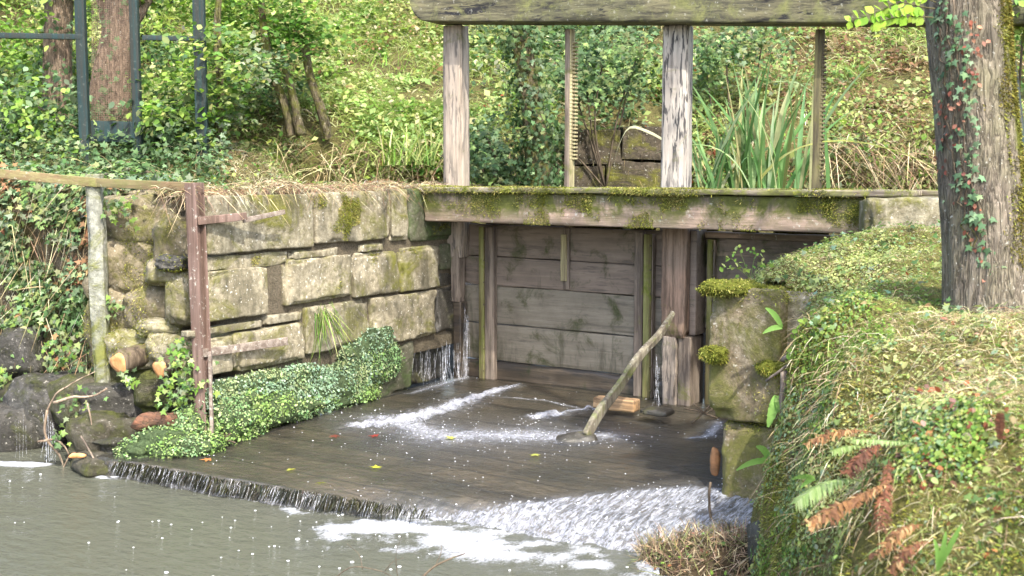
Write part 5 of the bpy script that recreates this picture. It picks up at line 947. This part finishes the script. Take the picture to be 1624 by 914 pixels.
BARK = bark_mat('ridged_bark', (.22, .185, .145), (.18, .165, .105), .8)
def trunk_mesh(pts, rad, n=56, rows=120, amp=.012, seed=0, flare=None, ridge=16):
    P = smoothpath(pts, rows); rr = np.interp(np.linspace(0, 1, rows), np.linspace(0, 1, len(rad)), rad); V, Fq = tube(P, rr, n, False)
    ce = np.repeat(P, n, 0); d = V - ce; L = np.linalg.norm(d, axis=1, keepdims=True); d /= L; th_ = np.arctan2(d[:, 1], d[:, 0]); z = V[:, 2]
    q = np.stack([np.cos(th_) * ridge / 4, np.sin(th_) * ridge / 4, z * 1.1], -1); k = 1 - 2 * np.abs(fbm(q, 1.6, 3, seed)); q2 = np.stack([np.cos(th_) * 1.2, np.sin(th_) * 1.2, z * .8], -1)
    return V + d * (amp * k + amp * 2.2 * fbm(q2, 1, 2, seed + 3))[:, None], Fq, d
tree = thing('tree', 'large ridged trunk with climbing ivy and a mossy right side, standing on the right bank', 'tree', (1.92, 4.78, .95))
yd = 4.78; tp_ = [at(1585, 560, yd), at(1578, 500, yd), at(1562, 350, yd), at(1545, 180, yd), at(1532, 0, yd), at(1518, -240, yd), at(1490, -700, yd) + np.array([0, .1, 0])]
V, Fq, dn = trunk_mesh(tp_, [.215, .165, .150, .146, .143, .14, .10], 72, 190, .008, 3)
mos = np.clip(dn[:, 0] * 1.1 - .25 + dn[:, 1] * .2, 0, 1) + .15 * (V[:, 2] < 1.15)
mk('trunk', V, [q for q in Fq], BARK, tree, None, True, {'moss': mos})
trunkV, trunkF = V, Fq[0]
lb = B()
for e in ((.5, .3, 4.8), (2.8, 5.6, 4.6), (1.2, 6.2, 5.0), (3.2, 4.0, 5.2), (.6, 4.9, 5.3)):
    V, Fq = tube(smoothpath([at(1518, -240, yd), (at(1518, -240, yd) + np.array(e)) / 2 + np.array([0, 0, .3]), np.array(e)], 12), np.linspace(.06, .015, 12), 8, wob=.02); lb.add(V, Fq) if e[1] > 1 else None
lb.mk('limb', BARK, tree)
# climbing ivy and red creeper on the trunk, pressed to the bark
def onbark(path, n, sp, size, cs, tm, name):
    b_ = B(); pts = smoothpath([at(x, y, yd - .15) for x, y in path], 40); i = rng.integers(0, 40, n); P = pts[i] + rng.normal(0, 1, (n, 3)) * np.array([sp, 0, .03])
    z = P[:, 2]; cx_ = np.interp(z, [q[2] for q in tp_], [q[0] for q in tp_]); r = .155; dx = np.clip((P[:, 0] - cx_) / r, -.97, .97); P[:, 1] = yd - r * np.sqrt(1 - dx ** 2) - .012 - rng.uniform(0, .012, n); Nn = np.stack([dx, -np.sqrt(1 - dx ** 2), 0 * dx + .15], -1)
    b_.add(*leaves(P, Nn, rng.uniform(*size, n), tm, pal(n, cs, None, .22), .22, updir=.15, droop=1.2)); b_.mk(name, GLOSS, tree)
IV2 = [(.10, .18, .09), (.07, .13, .06), (.14, .23, .12), (.19, .27, .15)]
onbark([(1505, 0), (1512, 90), (1520, 200), (1535, 290), (1548, 370), (1560, 430), (1590, 470)], 150, .026, (.016, .040), IV2, T_IVY, 'climbing_ivy'); onbark([(1528, 60), (1538, 140), (1545, 210)], 26, .014, (.016, .036), IV2, T_IVY, 'climbing_ivy')
onbark([(1575, 400), (1600, 440), (1585, 480), (1560, 500)], 60, .04, (.016, .038), IV2, T_IVY, 'climbing_ivy')
onbark([(1540, 40), (1544, 90), (1512, 180), (1515, 260), (1540, 330), (1548, 370), (1560, 430), (1545, 480)], 120, .022, (.010, .026), [(.24, .07, .05), (.32, .11, .07), (.18, .07, .05), (.36, .17, .11)], T_OVAL, 'red_creeper')
b_ = B()
for o_ in (0, 9, -8):
    pv = [at(x + o_, y, yd - .15) for x, y in [(1565, 500), (1560, 430), (1546, 370), (1535, 290), (1520, 200), (1512, 90), (1505, 0)]]; pv = smoothpath(pv, 50) + rng.normal(0, .004, (50, 3)); cx_ = np.interp(pv[:, 2], [q[2] for q in tp_], [q[0] for q in tp_]); dx = np.clip((pv[:, 0] - cx_) / .16, -.97, .97); pv[:, 1] = yd - .16 * np.sqrt(1 - dx ** 2) - .006; V, Fq = tube(pv, .0032, 5); b_.add(V, Fq)
b_.mk('ivy_stems', BARK_D, tree)
b_ = B(); P, N = sample(trunkV, trunkF, 14000, lambda c, n: (c[:, 2] < 2.35) * (n[:, 1] < .3) * np.clip(n[:, 0] * 2.2 - .6 + fbm(c, 7, 3, 2) * 1.6, 0, 1)); n = len(P); b_.add(*blades(P, rng.uniform(.006, .016, n), rng.uniform(.003, .005, n), pal(n, [(.14, .12, .03), (.20, .17, .04), (.10, .09, .02), (.22, .22, .05)], None, .28, P, 8), .7, .4, dirv=N)); b_.mk('trunk_moss', MOSSM, tree)
# crown above the frame, sparse: it throws the dappled shade
b_ = B()
for c in [(rng.uniform(.2, 3.4), rng.uniform(3.6, 7.0), rng.uniform(4.0, 5.6)) for _ in range(26)]: n = 60; P = np.array(c) + rng.normal(0, .28, (n, 3)); b_.add(*leaves(P, (0, 0, 1), rng.uniform(.06, .10, n), T_OVAL, pal(n, GRN_B, None, .2), .5))
b_.mk('crown', LEAF, tree)
# leafy twig hanging in at the top, from this tree
b_ = B()
for path in ([(1482, 14), (1455, 10), (1430, 4), (1395, 18), (1350, 34)], [(1480, 28), (1450, 26), (1420, 28), (1388, 38)], [(1484, 4), (1462, -6), (1440, -14), (1400, -10)]):
    pts = smoothpath([at(x, y, 4.55) for x, y in path], 12); V, Fq = tube(pts, np.linspace(.003, .001, 12), 5, False); b_.add(V, Fq, (.14, .12, .06))
    for k in range(2, 12):
        for s in (-1, 1):
            T = pts[k] - pts[k - 1]; T /= np.linalg.norm(T); D = T * .6 + np.array([0, -.1, s * .8]) + rng.normal(0, .15, 3); D /= np.linalg.norm(D); Nn = np.array([.1, -.7, .7]) + rng.normal(0, .3, 3); Nn -= D * (Nn @ D); Nn /= np.linalg.norm(Nn); X = np.cross(D, Nn); L = rng.uniform(.028, .045)
            V = pts[k] + L * (T_OVAL[0][:, :1] * 1.25 * X + T_OVAL[0][:, 1:2] * D + T_OVAL[0][:, 2:] * Nn); b_.add(V, T_OVAL[1], pal(1, [(.28, .44, .05), (.34, .50, .08), (.22, .38, .05)], None, .15)[0])
b_.mk('leafy_twig', LEAF, tree)

# background trunks
BK2 = bark_mat('brown_bark', (.24, .17, .12), (.18, .14, .10), .3); BK3 = bark_mat('dark_bark_mossy', (.15, .12, .08), (.12, .12, .05), .9)
def bgtree(lab, pts, rad, dep, mat, crown=None, ivy=0, name='tree', limbs=(), cw=None, lsize=(.04, .08), cs=GRN_B, ivc=IVY_D, ny=.35):
    base = at(*pts[0], dep); t = thing(name, lab, 'tree', base); P = [at(x, y, dep) for x, y in pts]; V, Fq, d = trunk_mesh(P, rad, 28, 60, .01, int(pts[0][0]) % 50, ridge=10); mk('trunk', V, Fq, mat, t, None, True, {'moss': .3 + 0 * d[:, 0]})
    for lp_, lr in limbs: V2_, F2 = tube(smoothpath([at(x, y, dep - .05) for x, y in lp_], 16), np.linspace(lr, lr * .5, 16), 8, wob=.015); mk('limb', V2_, F2, mat, t, None, True, {'moss': .3 + 0 * V2_[:, 0]})
    if ivy: b_ = B(); Pp, N = sample(V, Fq[0], ivy, lambda c, n: 1. + 0 * c[:, 0]); b_.add(*leaves(Pp + N * rng.uniform(.01, .12, (ivy, 1)), N, rng.uniform(.03, .06, ivy), T_IVY, pal(ivy, ivc, None, .3, Pp, 3), .5, droop=.6)); b_.mk('ivy', GLOSS, t)
    if crown:
        b_ = B()
        for (x, y, r, n) in crown:
            c = at(x, y, dep); s = dep / F_; k = max(4, n // 26); cc_ = c + rng.normal(0, 1, (k, 3)) * np.array([r * s * .55, ny, r * s * .55]); P_ = np.repeat(cc_, n // k, 0); P_ = P_ + rng.normal(0, 1, P_.shape) * np.array([.09, .09, .04]); b_.add(*leaves(P_, (0, -.3, 1), rng.uniform(*lsize, len(P_)), T_OVAL, pal(len(P_), cs, None, .25, P_, 1.5), .45))
        b_.mk('crown', LEAF, t)
    return t
bgtree('stout brown trunk with ivy behind the fence at far left', [(92, 215), (92, 100), (94, 0), (100, -200)], [.13, .115, .12, .10], 10.9, BK2, crown=[(60, -60, 70, 500), (110, -20, 60, 300), (10, 90, 60, 500), (40, 150, 50, 400)], ivy=420)
bgtree('thick leaning trunk seen through the wire mesh of the fence', [(172, 215), (176, 130), (192, 50), (200, -60), (205, -260)], [.17, .145, .135, .12, .10], 10.2, BK2, limbs=[([(180, 100), (215, 35), (250, -20)], .05), ([(178, 90), (160, 10), (150, -60)], .04)], crown=[(240, -40, 60, 300), (170, -60, 60, 300)], ivy=420)
bgtree('slender curved young tree with bright leaves on the slope right of the fence', [(520, 222), (510, 180), (490, 118), (482, 60), (470, -60)], [.04, .032, .03, .026, .02], 10.9, BK3, crown=[(440, 40, 75, 1300), (370, 60, 65, 900), (480, 60, 55, 600), (400, 0, 70, 800), (340, 20, 50, 500), (350, 130, 40, 300), (500, 10, 40, 300)], lsize=(.035, .07), cs=GRN_B + [(.08, .17, .03)])
bgtree('pair of mossy leaning stems beside the slender young tree', [(462, 215), (452, 170), (432, 120), (420, 60), (410, -30)], [.035, .03, .028, .022, .018], 10.7, BK3, limbs=[([(478, 215), (470, 180), (464, 150), (450, 110)], .05)], crown=[(420, 110, 45, 350), (390, 150, 40, 260)], cs=GRN_B + IVY_D[:3])
bgtree('leafy thicket sapling directly right of the fence', [(345, 235), (350, 150), (345, 60), (352, -60)], [.02, .018, .015, .01], 9.8, BK3, crown=[(345, 190, 40, 500), (380, 120, 40, 380), (300, 120, 32, 240), (290, 180, 30, 260), (350, 60, 40, 400), (255, 150, 28, 160)], cs=GRN_B + IVY_M)
bgtree('ivy wrapped dead trunk standing behind the beam between left post and pale rack', [(855, 310), (850, 230), (838, 140), (826, 60), (815, -40)], [.11, .095, .08, .07, .06], 10.0, BK3, ivy=1500, crown=[(830, 55, 28, 220), (860, 200, 30, 220)], cs=IVY_D, ivc=IVY_D + [(.12, .18, .10)])
def shrub(lab, spots, dep, cs, tm=T_IVY, ls=(.035, .065), name='shrub', cat='shrub', ny=.2):
    t = thing(name, lab, cat, at(spots[0][0], 300, dep)); b_ = B(); st = B(); o = at(spots[0][0], 300, dep)
    for (x, y, r, n) in spots:
        c = at(x, y, dep); s = dep / F_; P = c + rng.normal(0, 1, (n, 3)) * np.array([r * s * .6, ny, r * s * .6]); P = P + .1 * np.stack([fbm(P + k * 9, 3, 2, k) for k in range(3)], -1); b_.add(*leaves(P, (-.1, -.6, .8), rng.uniform(*ls, n), tm, pal(n, cs, None, .28, P, 3.5), .5, droop=.7))
        V, Fq = tube(smoothpath([o, (o + c) / 2 + rng.normal(0, .05, 3), c], 8), .008, 5); st.add(V, Fq)
    b_.mk('foliage', GLOSS, t); st.mk('stem', BARK_D, t); return t
shrub('dark ivy bush between the left gantry post and the ivy wrapped trunk', [(780, 255, 30, 420), (770, 215, 26, 220), (800, 285, 40, 450), (750, 235, 22, 180)], 10.1, IVY_D + IVY_M[2:3])
shrub('hanging ivy mass behind the pale rack under the crossbeam', [(960, 75, 45, 420), (930, 130, 34, 330), (1000, 120, 42, 300), (898, 110, 26, 300), (885, 220, 16, 200), (1020, 65, 40, 250)], 10.4, IVY_D + IVY_M[1:3])
shrub('ivy patch on the far bank above the reeds, under the crossbeam', [(1150, 70, 50, 600), (1210, 60, 50, 500), (1120, 110, 30, 250)], 11.2, IVY_M + IVY_D[:2])
shrub('bramble bush with dark shaded leaves at the foot of the fence', [(250, 190, 40, 500), (285, 220, 36, 400), (60, 170, 60, 500), (10, 200, 40, 400), (100, 230, 50, 400)], 9.7, IVY_D + GRN_B[:2], T_OVAL, (.04, .08), ny=.25)
shrub('leafy branches at the upper right edge behind the tree', [(1612, 20, 26, 160), (1622, 60, 20, 100), (1618, 210, 18, 60), (1640, 120, 30, 100)], 7.5, GRN_B + [(.3, .4, .1)], T_OVAL, (.04, .07))
# surrounding woodland the water mirrors: a few real trees beyond the view
for k, (x, y, lab) in enumerate([(-6.5, 13.5, 'woodland tree far left above the slope'), (6.5, 13.5, 'woodland tree far right above the slope'), (0.5, 17.5, 'woodland tree high on the slope behind the gantry'), (-5.5, 17, 'woodland tree behind the far left one')]):
    t = thing('tree', lab, 'tree', (x, y, 2)); V, Fq, d = trunk_mesh([(x, y, 2), (x + .1, y, 4), (x, y, 7), (x + .2, y, 9)], [.22, .18, .14, .08], 20, 40, .01, k); mk('trunk', V, Fq, BK2, t, None, True, {'moss': .2 + 0 * d[:, 0]}); b_ = B()
    cc_ = np.array([x, y, 7.5]) + rng.normal(0, 1, (60, 3)) * np.array([1.3, 1.2, 1.1]); P = np.repeat(cc_, 36, 0) + rng.normal(0, .32, (2160, 3)); b_.add(*leaves(P, (0, 0, 1), rng.uniform(.10, .2, 2160), T_OVAL, pal(2160, GRN_B, None, .25), .5)); b_.mk('crown', LEAF, t)
